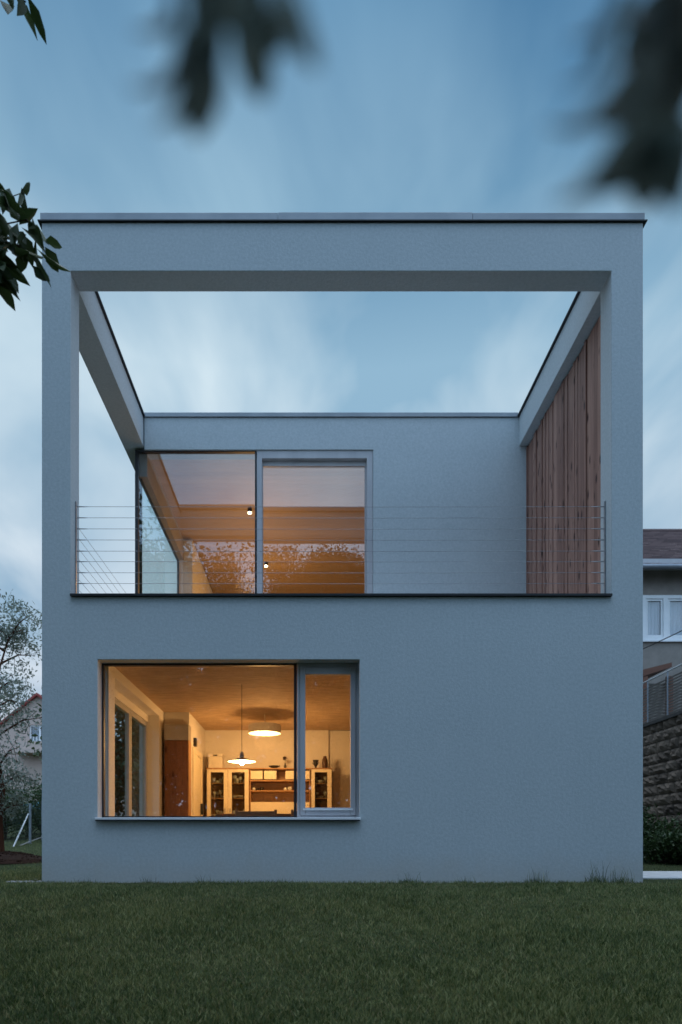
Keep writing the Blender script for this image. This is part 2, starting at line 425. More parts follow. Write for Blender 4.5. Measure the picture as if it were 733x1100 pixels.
rng = np.random.default_rng(11)
def blades(name, x, y, h, w, mat, lean=0.5):
    n = len(x); z = gz(x, y) - 0.004
    b = np.stack([x, y, z], 1)
    a = rng.uniform(0, 2 * np.pi, n); s = np.stack([np.cos(a), np.sin(a), np.zeros(n)], 1)
    a2 = rng.uniform(0, 2 * np.pi, n); l = np.stack([np.cos(a2), np.sin(a2), np.zeros(n)], 1) * (lean * rng.uniform(0.1, 1.0, n) * h)[:, None]
    up = np.zeros((n, 3)); up[:, 2] = h
    W = (w * rng.uniform(0.7, 1.3, n))[:, None]
    v = np.stack([b - s * W / 2, b + s * W / 2, b + up * 0.55 + l * 0.35 + s * W * 0.4, b + up * 0.55 + l * 0.35 - s * W * 0.4, b + up * 0.95 + l], 1).reshape(-1, 3)
    i = (np.arange(n) * 5)[:, None]
    tri = np.concatenate([i + np.array([[0, 1, 2]]), i + np.array([[0, 2, 3]]), i + np.array([[3, 2, 4]])], 1).reshape(-1, 3)
    return fast_mesh(name, v, tri, mat)

def field(n, d0, d1, m):
    d = rng.uniform(d0, d1, n); x = rng.uniform(-0.47 * d - m, 0.57 * d + m, n)
    return x, d - D
fx, fy = [], []
for n, d0, d1, m in ((70000, 2.7, 4.2, 0.3), (75000, 4.2, 5.8, 0.5), (75000, 5.8, 7.88, 0.6)):
    a, b = field(n, d0, d1, m); fx.append(a); fy.append(b)
a = rng.uniform(-9, 8, 90000); b = rng.uniform(-7, 14, 90000)
keep = ~((a > -3.15) & (a < 3.93) & (b > -0.05) & (b < 12.2)) & ~((a > 3.8) & (b > 0.7) & (b < 3.3)) & (a < 7.6) & (np.hypot(a + 6.3, b - 5.6) > 1.0)
fx.append(a[keep]); fy.append(b[keep])
a = rng.uniform(-5.5, -3.2, 14000); b = rng.uniform(0, 4.5, 14000); fx.append(a); fy.append(b)
fx = np.concatenate(fx); fy = np.concatenate(fy)
patch = np.sin(fx * 2.1 + 1.3 * np.sin(fy * 1.7)) * np.sin(fy * 2.6 + np.sin(fx * 1.1))
hh = rng.uniform(0.018, 0.045, len(fx)) * (1 + 0.35 * patch) * np.where(fy > -0.16, 1.25, np.where(fy > -1.0, 0.8, 1.0))
tag(blades('grass', fx, fy, hh, 0.0040, M['grass'], 1.0), 'short mown green lawn in front of the blue-grey house', 'grass', kind='stuff')
# dry blades and clover-like strays
a, b = field(20000, 2.8, 7.85, 0.3)
tag(blades('dry_grass', a, b, rng.uniform(0.02, 0.05, len(a)), 0.0028, M['drygrass'], 1.6), 'sparse straw coloured dry blades scattered through the lawn', 'grass', kind='stuff')

# wild tufts along the wall foot
tufts = [(92, 0.10, 'short dark grass tuft at the left end of the wall foot'), (160, 0.12, 'low spreading grass tuft under the left window jamb'),
         (222, 0.12, 'grass tuft at the wall foot under the white cabinet'), (305, 0.09, 'very short grass tuft below the black window mullion'),
         (440, 0.20, 'grass tuft at the wall foot just right of the big window'), (498, 0.13, 'low round grass tuft at the bare middle of the wall foot'),
         (577, 0.22, 'tall thin grass tuft with stray stalks at the wall foot, right of middle'), (640, 0.30, 'tallest wispy grass tuft close to the right house corner'),
         (668, 0.26, 'wispy tuft nearest the right corner beside the pale path')]
for px, h, lab in tufts:
    n = 110 if h < 0.2 else 150
    c = (px - CX) * 7.87 / F
    x = np.clip(rng.normal(c, 0.07, n), c - 0.13, c + 0.13); y = rng.uniform(-0.13, -0.025, n)
    hs = np.where(rng.uniform(size=n) < 0.15, h, h * 0.35) * rng.uniform(0.5, 1.1, n)
    tag(recenter(blades('grass_tuft', x, y, hs, 0.004, M['grass'], 0.7)), lab, 'grass tuft', 'wild grass tufts along the wall foot')

# path, mulch, gravel
pm = MB().box(3.92, 9.5, 0.9, 3.1, -0.1, 0.022)
tag(pm.build('path', M['path'], bevel=0.01), None, None, kind='structure')
mb = MB()
mc = P(2, 925, 13.6)
mz = float(gz(mc.x, mc.y))
prof = [(0.95, -0.03), (0.85, 0.05), (0.6, 0.12), (0.3, 0.17), (0.05, 0.18)]
mb.lathe(prof, (mc.x, mc.y, mz), 28)
for i in range(700):
    a = random.uniform(0, 6.28); r = 0.9 * math.sqrt(random.random())
    x, y = mc.x + r * math.cos(a), mc.y + r * math.sin(a); z = mz + 0.185 - 0.2 * (r / 0.95) ** 2
    s = random.uniform(0.015, 0.04)
    mb.tube([(x - s, y, z), (x + s, y + random.uniform(-.03, .03), z + random.uniform(0, .02))], [s * 0.5, s * 0.35], 4)
tag(mb.build('mulch', M['mulch']), 'dark bark mulch mounded round the staked tree trunk', 'mulch', kind='stuff')
gm = MB()
for i in range(420):
    x = random.uniform(-3.55, -3.12); y = random.uniform(-0.02, 0.25) if i < 220 else random.uniform(0.2, 6)
    r = random.uniform(0.008, 0.02); z = float(gz(x, y))
    gm.lathe([(r * 0.5, 0), (r, r * 0.5), (r * 0.6, r)], (x, y, z), 6)
for i in range(300):
    x = random.uniform(-3.1, 3.9); y = random.uniform(-0.07, -0.01); r = random.uniform(0.006, 0.014)
    gm.lathe([(r * 0.5, 0), (r, r * 0.5), (r * 0.6, r)], (x, y, float(gz(x, y))), 6)
tag(gm.build('gravel', M['gravel']), 'thin strip of pale gravel along the foot of the house walls', 'gravel', kind='stuff')

# ------------------------------------------------------------------ THE HOUSE
xL, xR = (45 - CX) * D / F, (691 - CX) * D / F
xl, xr = (76 - CX) * D / F, (657 - CX) * D / F
zT = ZE + (CY - 239) * D / F
zB = ZE + (CY - 291) * D / F          # underside of the frame
zS = ZE + (CY - 641) * D / F          # top of the terrace parapet
zR = zT - 0.075                       # roof edge of the side beams and rear parapet
TB = 3.49                             # terrace depth (back wall plane)
wx0, wx1 = (105 - CX) * D / F, (386.5 - CX) * D / F
wz0, wz1 = ZE + (CY - 881) * D / F, ZE + (CY - 708.5) * D / F
house = thing('modern_house', (0.39, 0, 0), 'blue-grey rendered modern cube house with open roof terrace frame and lit windows', 'house')

MB().wall('x', [xL, xl, wx0, wx1, xr, xR], [-0.3, wz0, wz1, zS, zB, zT], {(1, 3), (2, 3), (3, 3), (2, 1)}, 0.0, 0.30).build('front_wall', M['stucco'], house, bevel=0.006)
MB().box(xL, xl, 0.30, 12.0, zB, zR).build('roof_beam', M['stucco'], house, bevel=0.006)
MB().box(xr, xR, 0.30, 12.0, zB, zR).build('roof_beam', M['stucco'], house, bevel=0.006)
xw = 3.66
# terrace back wall with its window opening
ux0, ux1, uz1 = (147 - CX) * (D + TB) / F, (401 - CX) * (D + TB) / F, ZE + (CY - 483) * (D + TB) / F
MB().wall('x', [-2.76, ux1, xw + 0.02], [2.95, uz1, zR - 0.01], {(0, 0)}, TB, TB + 0.30).build('terrace_back_wall', M['stucco'], house, bevel=0.006)
# right terrace side: masonry behind the boards
MB().box(xw + 0.05, xR, 0.30, 12.0, 2.95, zB).build('side_wall', M['stucco'], house)
cl = MB(); y = 0.31; k = 0
while y < TB - 0.005:
    w = random.choice((0.06, 0.075, 0.09, 0.11)); w = min(w, TB - y)
    t = random.choice((0.0, 0.004, 0.01, 0.02))
    cl.box(xw - t, xw + 0.045, y, y + w - 0.004, 2.97, zB - 0.03 - random.uniform(0, 0.012)); y += w; k += 1
cl.build('wood_cladding', M['clad'], house)
# ground floor side and rear walls (left wall has a deep glazed opening)
lx = -2.42
MB().wall('y', [0.30, 0.56, 3.08, 3.42], [-0.3, 0.11, 2.53, 2.66], {(1, 1)}, -2.74, lx).build('side_wall', M['plaster'], house)
MB().box(-2.74, -2.0, 3.45, 12.0, -0.3, 2.66).build('inner_wall', M['plaster'], house)
MB().box(xR - 0.35, xR, 0.30, 12.0, -0.3, 2.66).build('side_wall', M['stucco'], house)
yb = 5.23
MB().box(-2.0, 0.38, yb, yb + 0.12, 0.1, 2.66).build('back_wall', M['plaster'], house)
MB().box(0.38, xR - 0.35, yb + 0.04, yb + 0.18, 0.1, 2.66).build('back_wall', M['plaster'], house)
MB().box(lx, xR - 0.35, 0.30, yb + 0.2, 0.0, 0.11).build('floor', M['floor'], house)
ce = MB(); y = 0.30
while y < yb:
    w = min(0.62, yb - y); ce.box(lx, xR - 0.35, y, y + w - 0.004, 2.66, 2.70); y += w
ce.build('ceiling', M['ceil'], house)
MB().box(xL + 0.003, xR - 0.003, 0.30, 12.0, 2.70, 2.95).build('floor_slab', M['stucco'], house)
MB().box(xl - 0.1, xw, 0.31, TB, 2.952, 3.0).build('terrace_floor', M['terrace'], house)
# upper room
MB().box(-2.75, xR - 0.24, TB + 0.3, 11.7, 2.952, 3.1).build('floor', M['floor'], house)
ce = MB(); y = TB + 0.302
while y < 11.0:
    w = min(0.14, 11.0 - y); ce.box(xl + 0.002, xr - 0.002, y, y + w - 0.003, 7.17, 7.2); y += w
ce.build('ceiling', M['ceil2'], house)
MB().box(xl + 0.002, xr - 0.002, TB + 0.302, 11.98, 7.21, 7.5).build('roof', M['greybox'], house)
MB().box(-2.86, -2.55, 7.0, 11.0, 2.96, zB - 0.002).build('side_wall', M['plaster'], house)
MB().box(-2.87, -2.74, TB + 0.12, 6.998, 6.68, zB - 0.002).build('window_header', M['greybox'], house)
MB().box(-2.86, xR - 0.01, 11.0, 11.3, 2.96, zB - 0.002).build('back_wall', M['plaster'], house)
MB().box(1.9, 2.0, TB + 0.31, 10.99, 3.1, 7.165).build('inner_wall', M['plaster'], house)
# copings
cp = MB()
for a_, b_, e_ in ((xL - 0.012, -0.36, 0.0), (-0.357, 1.9, 0.002), (1.903, xR + 0.012, -0.001)): cp.box(a_, b_, -0.018 - e_, 0.34, zT + 0.014, zT + 0.1 + e_)
cp.box(xL - 0.012, xl + 0.02, 0.342, 12.0, zR + 0.018, zR + 0.045)
cp.box(xr - 0.02, xR + 0.012, 0.342, 12.0, zR + 0.018, zR + 0.045)
cp.box(xl + 0.022, xr - 0.022, TB - 0.025, TB + 0.33, zR - 0.008, zR + 0.062)
cp.build('coping', M['coping'], house, bevel=0.004)
dk = MB()
dk.box(xL - 0.04, xR + 0.04, -0.026, 0.335, zT + 0.001, zT + 0.013)
dk.box(xL - 0.02, xl + 0.035, 0.337, 11.98, zR + 0.001, zR + 0.017)
dk.box(xr - 0.035, xR + 0.02, 0.337, 11.98, zR + 0.001, zR + 0.017)
dk.build('coping_drip', M['dark'], house)
MB().box(xl + 0.003, xr - 0.003, -0.035, 0.33, zS + 0.001, zS + 0.026).build('parapet_cap', M['dark'], house)

def frame(mb, x0, x1, y0, y1, z0, z1, l, r, b, t):
    mb.box(x0, x0 + l, y0, y1, z0, z1); mb.box(x1 - r, x1, y0, y1, z0, z1)
    if b > 0: mb.box(x0 + l, x1 - r, y0, y1, z0, z0 + b)
    if t > 0: mb.box(x0 + l, x1 - r, y0, y1, z1 - t, z1)

# lower window
gy = 0.165
def X(px, y=gy): return (px - CX) * (D + y) / F
def Zp(py, y=gy): return ZE + (CY - py) * (D + y) / F
win = MB()
frame(win, X(108.5), X(319), gy, gy + 0.06, Zp(879.5), Zp(711.5), 0.035, 0.035, 0.03, 0.035)
win = win.build('window', M['dark'], house); win['label'] = 'large fixed pane in a thin black frame, ground floor'
MB().box(X(110), X(317.8), gy + 0.025, gy + 0.037, Zp(878), Zp(713.5)).build('pane', M['glass'], win)
w2 = MB()
xa, xb = X(319.3), X(386.5) - 0.012
frame(w2, xa, xb, gy - 0.01, gy + 0.07, Zp(879.5), wz1 - 0.003, 0.035, 0.035, 0.035, 0.045)
w2 = w2.build('window', M['paint'], house, bevel=0.004); w2['label'] = 'narrow opening casement in a wide pale grey frame, ground floor'
cs = MB()
frame(cs, xa + 0.036, xb - 0.036, gy - 0.022, gy + 0.05, Zp(879.5) + 0.036, wz1 - 0.05, 0.063, 0.063, 0.095, 0.085)
cs.build('sash', M['paint'], w2, bevel=0.006)
MB().box(xa + 0.10, xb - 0.10, gy + 0.005, gy + 0.02, Zp(879.5) + 0.126, wz1 - 0.132).build('pane', M['glass'], w2)
MB().box(xa + 0.07, xb - 0.07, gy - 0.034, gy - 0.0225, Zp(870.5) , Zp(868.6)).build('drip_rail', M['sill'], w2)
sl = MB().box(wx0 - 0.02, wx1 + 0.01, -0.045, gy + 0.02, wz0 + 0.002, wz0 + 0.03).build('window_sill', M['sill'], house, bevel=0.004)
MB().box(wx0 - 0.012, wx1 + 0.002, -0.048, -0.036, wz0 - 0.012, wz0 + 0.0015).build('drip_edge', M['dark'], sl)
# left reveal lining
MB().box(wx0 + 0.001, X(108.5) - 0.001, gy - 0.06, gy + 0.06, wz0 + 0.032, wz1 - 0.002).build('reveal_lining', M['paint'], house)

# side window of the ground floor room (deep reveal): two sashes
sw = MB()
gx = -2.64
def sidewin(y0, y1):
    m = MB(); t = 0.07
    for (a, b, c, d) in ((y0, y0 + t, 0.14, 2.42), (y1 - t, y1, 0.14, 2.42), (y0 + t, y1 - t, 0.14, 0.14 + t), (y0 + t, y1 - t, 2.42 - t, 2.42)):
        m.box(gx - 0.03, gx + 0.03, a, b, c, d)
    o = m.build('window', M['paint'], house); o['label'] = 'side glazing of the ground floor room facing the garden'
    MB().box(gx - 0.006, gx + 0.006, y0 + t - 0.01, y1 - t + 0.01, 0.2, 2.36).build('pane', M['sideglass'], o)
sidewin(0.565, 2.03); sidewin(2.04, 3.07)
MB().box(gx - 0.05, gx + 0.05, 0.565, 3.075, 2.423, 2.528).build('window_header', M['plaster'], house)

# upper glazing
def XU(px, y=TB + 0.05): return (px - CX) * (D + y) / F
def ZU(py, y=TB + 0.05): return ZE + (CY - py) * (D + y) / F
uw = MB()
uy = TB + 0.03
frame(uw, XU(145.5), XU(276), uy, uy + 0.07, 3.0, ZU(483.8), 0.05, 0.03, 0.05, 0.035)
uw.box(XU(145.5), XU(145.5) + 0.05, uy + 0.071, uy + 0.14, 3.0, ZU(483.8))
uw = uw.build('window', M['dark'], house); uw['label'] = 'large fixed corner pane in a black frame, terrace level'
MB().box(XU(146) + 0.02, XU(275), uy + 0.03, uy + 0.042, 3.03, ZU(485)).build('pane', M['glass'], uw)
# side glass of the corner
s2 = MB()
sx = -2.86
for a, b in ((TB + 0.18, TB + 0.2), (6.96, 6.99)):
    s2.box(sx - 0.02, sx + 0.02, a, b, 3.0, 6.679)
s2.box(sx - 0.02, sx + 0.02, TB + 0.2, 6.95, 2.995, 3.03); s2.box(sx - 0.018, sx + 0.018, TB + 0.2, 6.95, 6.66, 6.68)
s2 = s2.build('window', M['dark'], house); s2['label'] = 'side glazing of the upper room behind the corner'
MB().box(sx - 0.006, sx + 0.006, TB + 0.2, 6.95, 3.0, 6.679).build('pane', M['sideglass'], s2)
dw = MB()
da, db = XU(276.3), ux1 - 0.003
frame(dw, da, db, uy - 0.01, uy + 0.12, 3.0, uz1 - 0.004, 0.085, 0.10, 0.06, 0.13)
dw = dw.build('terrace_door', M['paint'], house, bevel=0.004)
ds = MB()
frame(ds, da + 0.0855, db - 0.1005, uy + 0.06, uy + 0.115, 3.0605, uz1 - 0.135, 0.012, 0.03, 0.08, 0.09)
ds.build('sash', M['paint'], dw)
MB().box(da + 0.095, db - 0.128, uy + 0.08, uy + 0.092, 3.13, uz1 - 0.222).build('pane', M['glass'], dw)
MB().box(da + 0.03, da + 0.05, uy - 0.05, uy - 0.011, 4.1, 4.25).build('handle', M['steel'], dw)

# cable railing
ry = 0.16
zr = [ZE + (CY - py) * (D + ry) / F for py in (544.3, 556.2, 568.1, 580, 592, 603.3, 615.2, 626.8)]
rail = thing('cable_railing', ((xl + xr) / 2, ry, zS + 0.027), 'thin steel cable railing strung across the terrace opening between the pillars', 'railing')
for px in (78.8, 81.2, 650.3, 652.6):
    x = (px - CX) * (D + ry) / F - (0.012 if px > 400 else 0)
    MB().box(x, x + 0.012, ry - 0.01, ry + 0.015, zS + 0.03, zr[0] + 0.06).build('post', M['steel'], rail)
for z in zr:
    MB().tube([(xl + 0.02, ry, z), (0.3, ry, z - 0.004), (xr - 0.02, ry, z)], 0.0025, 6).build('cable', M['cable'], rail)
    for a, s in ((xl + 0.02, 1), (xr - 0.02, -1)):
        MB().tube([(a, ry, z), (a + s * 0.09, ry, z), (a + s * 0.15, ry, z)], [0.007, 0.006, 0.003], 8).build('tensioner', M['steel'], rail)
    MB().tube([(-2.92, 0.31, z), (-2.92, TB + 0.1, z)], 0.0025, 6).build('cable', M['cable'], rail)

# interior door on the stepped left wall
dy0, dy1 = 3.72, 4.72
idr = MB()
idr.box(-1.998, -1.97, dy0, dy0 + 0.09, 0.115, 2.12); idr.box(-1.998, -1.97, dy1 - 0.09, dy1, 0.115, 2.12); idr.box(-1.998, -1.97, dy0 + 0.09, dy1 - 0.09, 2.03, 2.12)
idr = idr.build('interior_door', M['cream'], house)
MB().box(-1.997, -1.982, dy0 + 0.09, dy1 - 0.09, 0.115, 2.03).build('door_leaf', M['cream'], idr)
MB().box(-1.981, -1.93, dy1 - 0.2, dy1 - 0.17, 1.0, 1.2).build('handle', M['dark'], idr)
MB().box(-1.999, -1.95, 3.86, 3.98, 2.16, 2.30).build('wall_speaker', M['black'], house)

# ------------------------------------------------------------------ furniture and lamps of the lower room
def PX(px, d): return (px - CX) * d / F
def PZ(py, d): return ZE + (CY - py) * d / F
fl = 0.111
dW = D + 3.40
wd = thing('pine_wardrobe', (PX(192.5, dW), 3.5, fl), 'tall red-brown knotty pine wardrobe standing against the stepped left wall', 'wardrobe')
wx_0, wx_1 = PX(179.5, dW), PX(205, dW)
MB().box(wx_0, wx_1, 3.22, 3.44, fl, PZ(797, dW)).build('carcass', M['cabwood'], wd)
pd = MB(); n = 4; w = (wx_1 - wx_0 - 0.01) / n
for i in range(n): pd.box(wx_0 + 0.005 + i * w, wx_0 + 0.005 + (i + 1) * w - 0.002, 3.197, 3.218, fl + 0.05, PZ(797.5, dW))
pd.build('door', M['pine'], wd)
MB().box(wx_0, wx_1, 3.20, 3.44, PZ(797, dW) + 0.003, PZ(780.5, dW)).build('top_box', M['greybox'], wd)

dC = 12.75; cy0 = dC - D; cy1 = yb - 0.005
def cabinet(name, x0, x1, glass_px, label, ndoor):
    o = thing(name, ((x0 + x1) / 2, cy0, fl), label, 'cabinet')
    zt = PZ(825, dC)
    b = MB()
    b.box(x0, x0 + 0.02, cy0 + 0.022, cy1, fl, zt - 0.022); b.box(x1 - 0.02, x1, cy0 + 0.022, cy1, fl, zt - 0.022)
    b.box(x0 + 0.02, x1 - 0.02, cy1 - 0.015, cy1, fl, zt - 0.022); b.box(x0 + 0.02, x1 - 0.02, cy0 + 0.022, cy1 - 0.016, fl, fl + 0.06)
    b.box(x0 - 0.012, x1 + 0.012, cy0 - 0.01, cy1, zt - 0.021, zt)
    b.build('carcass', M['cabwood'], o)
    sh = [fl + 0.5, fl + 0.85, fl + 1.2, fl + 1.48]
    for z in sh: MB().box(x0 + 0.021, x1 - 0.021, cy0 + 0.04, cy1 - 0.017, z, z + 0.014).build('shelf', M['cabwood'], o)
    w = (x1 - x0) / ndoor
    for i, (ga, gb) in enumerate(glass_px):
        a, c = x0 + i * w + 0.003, x0 + (i + 1) * w - 0.003
        gl, gr, gb0, gt = PX(ga, dC), PX(gb, dC), fl + 0.42, PZ(829.5, dC)
        m = MB()
        m.box(a, gl, cy0, cy0 + 0.02, fl + 0.06, zt - 0.024); m.box(gr, c, cy0, cy0 + 0.02, fl + 0.06, zt - 0.024)
        m.box(gl, gr, cy0, cy0 + 0.02, fl + 0.06, gb0); m.box(gl, gr, cy0, cy0 + 0.02, gt, zt - 0.024)
        d = m.build('door', M['cream'], o)
        MB().box(gl - 0.002, gr + 0.002, cy0 + 0.008, cy0 + 0.012, gb0 - 0.002, gt + 0.002).build('pane', M['cabglass'], d)
        hx = c - 0.05 if i == 0 and ndoor == 2 else a + 0.04
        MB().box(hx - 0.006, hx + 0.006, cy0 - 0.025, cy0 - 0.001, 1.05, 1.13).build('handle', M['steel'], d)
    return o, sh
c1, sh1 = cabinet('display_cabinet', PX(222.3, dC), PX(267.5, dC), ((226.5, 240.5), (249.2, 263)), 'wide cream display cabinet with two glazed doors and a white box on top', 2)
c2, sh2 = cabinet('display_cabinet', PX(334.5, dC), PX(356.5, dC), ((338.3, 351.8),), 'narrow cream display cabinet with one glazed door and two dark vases on top', 1)
hx0, hx1 = PX(268.3, dC), PX(333.6, dC)
ht = thing('open_hutch', ((hx0 + hx1) / 2, cy0, fl), 'low-backed open shelf unit with cream drawers between the two glazed cabinets', 'shelf unit')
zt = PZ(825, dC)
b = MB()
b.box(hx0, hx0 + 0.018, cy0 + 0.02, cy1, fl, zt - 0.022); b.box(hx1 - 0.018, hx1, cy0 + 0.02, cy1, fl, zt - 0.022)
b.box(hx0, hx1, cy0 - 0.005, cy1, zt - 0.021, zt)
b.build('carcass', M['cabwood'], ht)
MB().box(hx0 + 0.019, hx1 - 0.019, cy1 - 0.014, cy1 - 0.001, fl, zt - 0.023).build('back_panel', M['niche'], ht)
for py in (838.5, 849.5): MB().box(hx0 + 0.019, hx1 - 0.019, cy0 + 0.01, cy1 - 0.015, PZ(py, dC) - 0.012, PZ(py, dC) + 0.012).build('shelf', M['cabwood'], ht)
for a, c in ((268.9, 282.4), (283.3, 297.3), (306.2, 319.5), (320.3, 333)):
    MB().box(PX(a, dC) + 0.01, PX(c, dC) - 0.004, cy0, cy1 - 0.016, PZ(837, dC), PZ(828, dC)).build('drawer', M['cream'], ht)
MB().box(hx0 + 0.02, hx1 - 0.02, cy0 + 0.02, cy1 - 0.016, fl, PZ(861.5, dC)).build('base_cupboard', M['cream'], ht)

# glassware behind the doors and on the open shelf
def glass_item(x, y, z, k):
    s = random.uniform(0.85, 1.2)
    prof = [[(0.022, 0), (0.03, 0.05), (0.034, 0.1)], [(0.03, 0), (0.006, 0.008), (0.006, 0.06), (0.03, 0.085), (0.034, 0.13)], [(0.03, 0), (0.06, 0.035), (0.07, 0.05)]][k % 3]
    return MB().lathe([(r * s, h * s) for r, h in prof], (x, y, z), 10)
def fill(x0, x1, shelves, label, group, n):
    for z in shelves:
        for i in range(n):
            x = x0 + (i + 0.5 + random.uniform(-0.2, 0.2)) * (x1 - x0) / n
            o = recenter(glass_item(x, cy0 + random.uniform(0.12, 0.3), z + 0.015, random.randrange(3)).build('drinking_glass', M['glassware'], smooth=True))
            tag(o, label, 'glass', group)
fill(PX(227, dC), PX(241, dC), sh1, 'pale glassware standing behind the left glazed door of the wide cabinet', 'glassware behind the left door', 4)
fill(PX(249.5, dC), PX(263, dC), sh1, 'pale glassware standing behind the right glazed door of the wide cabinet', 'glassware behind the right door', 4)
fill(PX(338.5, dC), PX(352, dC), sh2, 'pale glassware standing behind the glazed door of the narrow cabinet', 'glassware in the narrow cabinet', 3)
zsh = PZ(849.5, dC) + 0.013
for px, r, mt, lab in ((272.3, 0.035, 'glassware', 'small pale jar at the left end of the open shelf'), (276.3, 0.03, 'black', 'small dark pot second from the left on the open shelf'), (280.8, 0.04, 'black', 'larger dark pot on the open shelf, right of the small one'), (306.5, 0.035, 'glassware', 'pale cup near the middle of the open shelf'), (311.5, 0.045, 'glassware', 'wide pale cup on the open shelf beside the black window bar')):
    tag(recenter(MB().lathe([(r * 0.7, 0), (r, r * 0.7), (r * 0.9, r * 1.5), (r * 0.5, r * 1.7)], (PX(px, dC), cy0 + 0.14, zsh), 12).build('pot', M[mt], smooth=True)), lab, 'pot')

dT = dC + 0.15; ty = dT - D
def Wm(a): return a * dT / F
z0 = zt + 0.001
bx = thing('storage_box', (PX(232.3, dT), ty, z0), 'white storage box with a cut-out handle on top of the wide cabinet', 'box')
bh = Wm(15.5)
MB().box(PX(225, dT), PX(239.6, dT), ty - 0.12, ty + 0.15, z0, z0 + bh - 0.06).build('body', M['carton'], bx, bevel=0.008)
MB().box(PX(224.6, dT), PX(240, dT), ty - 0.125, ty + 0.155, z0 + bh - 0.059, z0 + bh).build('lid', M['carton'], bx, bevel=0.008)
MB().box(PX(230, dT), PX(234.6, dT), ty - 0.1275, ty - 0.1255, z0 + bh - 0.045, z0 + bh - 0.022).build('handle_slot', M['black'], bx)
cxb = PX(294.8, dT)
bo = thing('bowl', (cxb, ty, z0), 'dark shallow two-handled bowl on top of the shelf unit', 'bowl')
MB().lathe([(0.035, 0), (0.04, 0.012), (0.075, 0.03), (0.085, 0.058), (0.078, 0.056), (0.05, 0.035)], (cxb, ty, z0), 20).build('basin', M['black'], bo, smooth=True)
for s in (-1, 1): MB().tube([(cxb + s * 0.08, ty, z0 + 0.05), (cxb + s * 0.105, ty, z0 + 0.066), (cxb + s * 0.1, ty, z0 + 0.045), (cxb + s * 0.07, ty, z0 + 0.035)], 0.007, 6).build('handle', M['black'], bo)
fx_ = PX(306.6, dT)
fv = thing('bud_vase', (fx_, ty, z0), 'slim dark bud vase holding a single dark flower', 'vase')
MB().lathe([(0.028, 0), (0.022, 0.02), (0.03, 0.05), (0.012, 0.085), (0.018, 0.1)], (fx_, ty, z0), 14).build('vase_body', M['black'], fv, smooth=True)
MB().tube([(fx_, ty, z0 + 0.1), (fx_ - 0.006, ty, z0 + 0.2)], 0.004, 5).build('stem', M['leafshrub'], fv)
leaves_mesh('flower', [(fx_ - 0.006, ty, z0 + 0.2)] * 26, 0.05, 0.028, M['brownpot'], fv, np.random.default_rng(3), droop=-0.2)
ux = PX(339.3, dT)
ur = thing('urn', (ux, ty, z0), 'dark flared urn on a foot on the narrow cabinet', 'urn')
MB().lathe([(0.035, 0), (0.034, 0.012), (0.014, 0.03), (0.03, 0.06), (0.045, 0.1), (0.04, 0.135), (0.06, 0.165), (0.052, 0.163), (0.03, 0.12)], (ux, ty, z0), 18).build('urn_body', M['black'], ur, smooth=True)
for s in (-1, 1): MB().tube([(ux + s * 0.04, ty, z0 + 0.08), (ux + s * 0.066, ty, z0 + 0.11), (ux + s * 0.045, ty, z0 + 0.14)], 0.006, 6).build('handle', M['black'], ur)
vx = PX(349.2, dT)
tag(recenter(MB().lathe([(0.04, 0), (0.052, 0.03), (0.056, 0.12), (0.045, 0.19), (0.03, 0.205), (0.036, 0.235), (0.03, 0.235)], (vx, ty, z0), 18).build('vase', M['brownpot'], smooth=True)), 'tall brown patterned cylinder vase on the narrow cabinet beside the urn', 'vase')

# pendant lamps
def point_light(name, loc, watts, col, parent, r=0.06):
    l = bpy.data.lights.new(name, 'POINT'); l.energy = watts; l.color = col; l.shadow_soft_size = r
    o = bpy.data.objects.new(name, l); C.objects.link(o); o.parent = parent; o.location = Vector(loc) - ORIG[parent.name]
    return o
WARM = (1.0, 0.50, 0.165)
d1 = 9.4; lp = P(260, 818, d1)
pl = thing('pendant_lamp', lp, 'lit white saucer pendant lamp hanging on a long cord over the table', 'lamp')
MB().lathe([(0.05, 0.045), (0.195, 0.004), (0.2, 0.0), (0.19, -0.002), (0.045, 0.03)], lp, 32).build('shade', M['lampwhite'], pl, smooth=True)
MB().lathe([(0.185, -0.004), (0.188, 0.0), (0.1, 0.002)], lp, 32).build('diffuser', M['lit'], pl)
MB().lathe([(0.02, 0.046), (0.032, 0.06), (0.024, 0.11), (0.008, 0.14)], lp, 14).build('lamp_holder', M['lampwhite'], pl)
MB().lathe([(0.01, -0.05), (0.035, -0.035), (0.035, -0.012), (0.02, -0.006)], lp, 14).build('bulb', M['bulb'], pl, smooth=True)
MB().tube([(lp.x, lp.y, lp.z + 0.14), (lp.x, lp.y, 2.66)], 0.004, 6).build('cord', M['dark'], pl)
point_light('lamp_light', (lp.x, lp.y, lp.z - 0.12), 84, WARM, pl)
d2 = 11.57; lq = P(284.5, 788, d2)
dl = thing('drum_lamp', lq, 'lit round white drum lamp close under the ceiling', 'lamp')
MB().lathe([(0.268, 0.0), (0.275, 0.0), (0.275, 0.14), (0.268, 0.14), (0.268, 0.132), (0.0, 0.13)], lq, 40).build('shade', M['lampwhite'], dl)
MB().lathe([(0.262, 0.004), (0.266, 0.01), (0.0, 0.012)], lq, 40).build('diffuser', M['lit'], dl)
MB().tube([(lq.x, lq.y, lq.z + 0.14), (lq.x, lq.y, 2.66)], 0.008, 8).build('stem', M['lampwhite'], dl)
point_light('lamp_light', (lq.x, lq.y, lq.z - 0.08), 150, WARM, dl, 0.2)

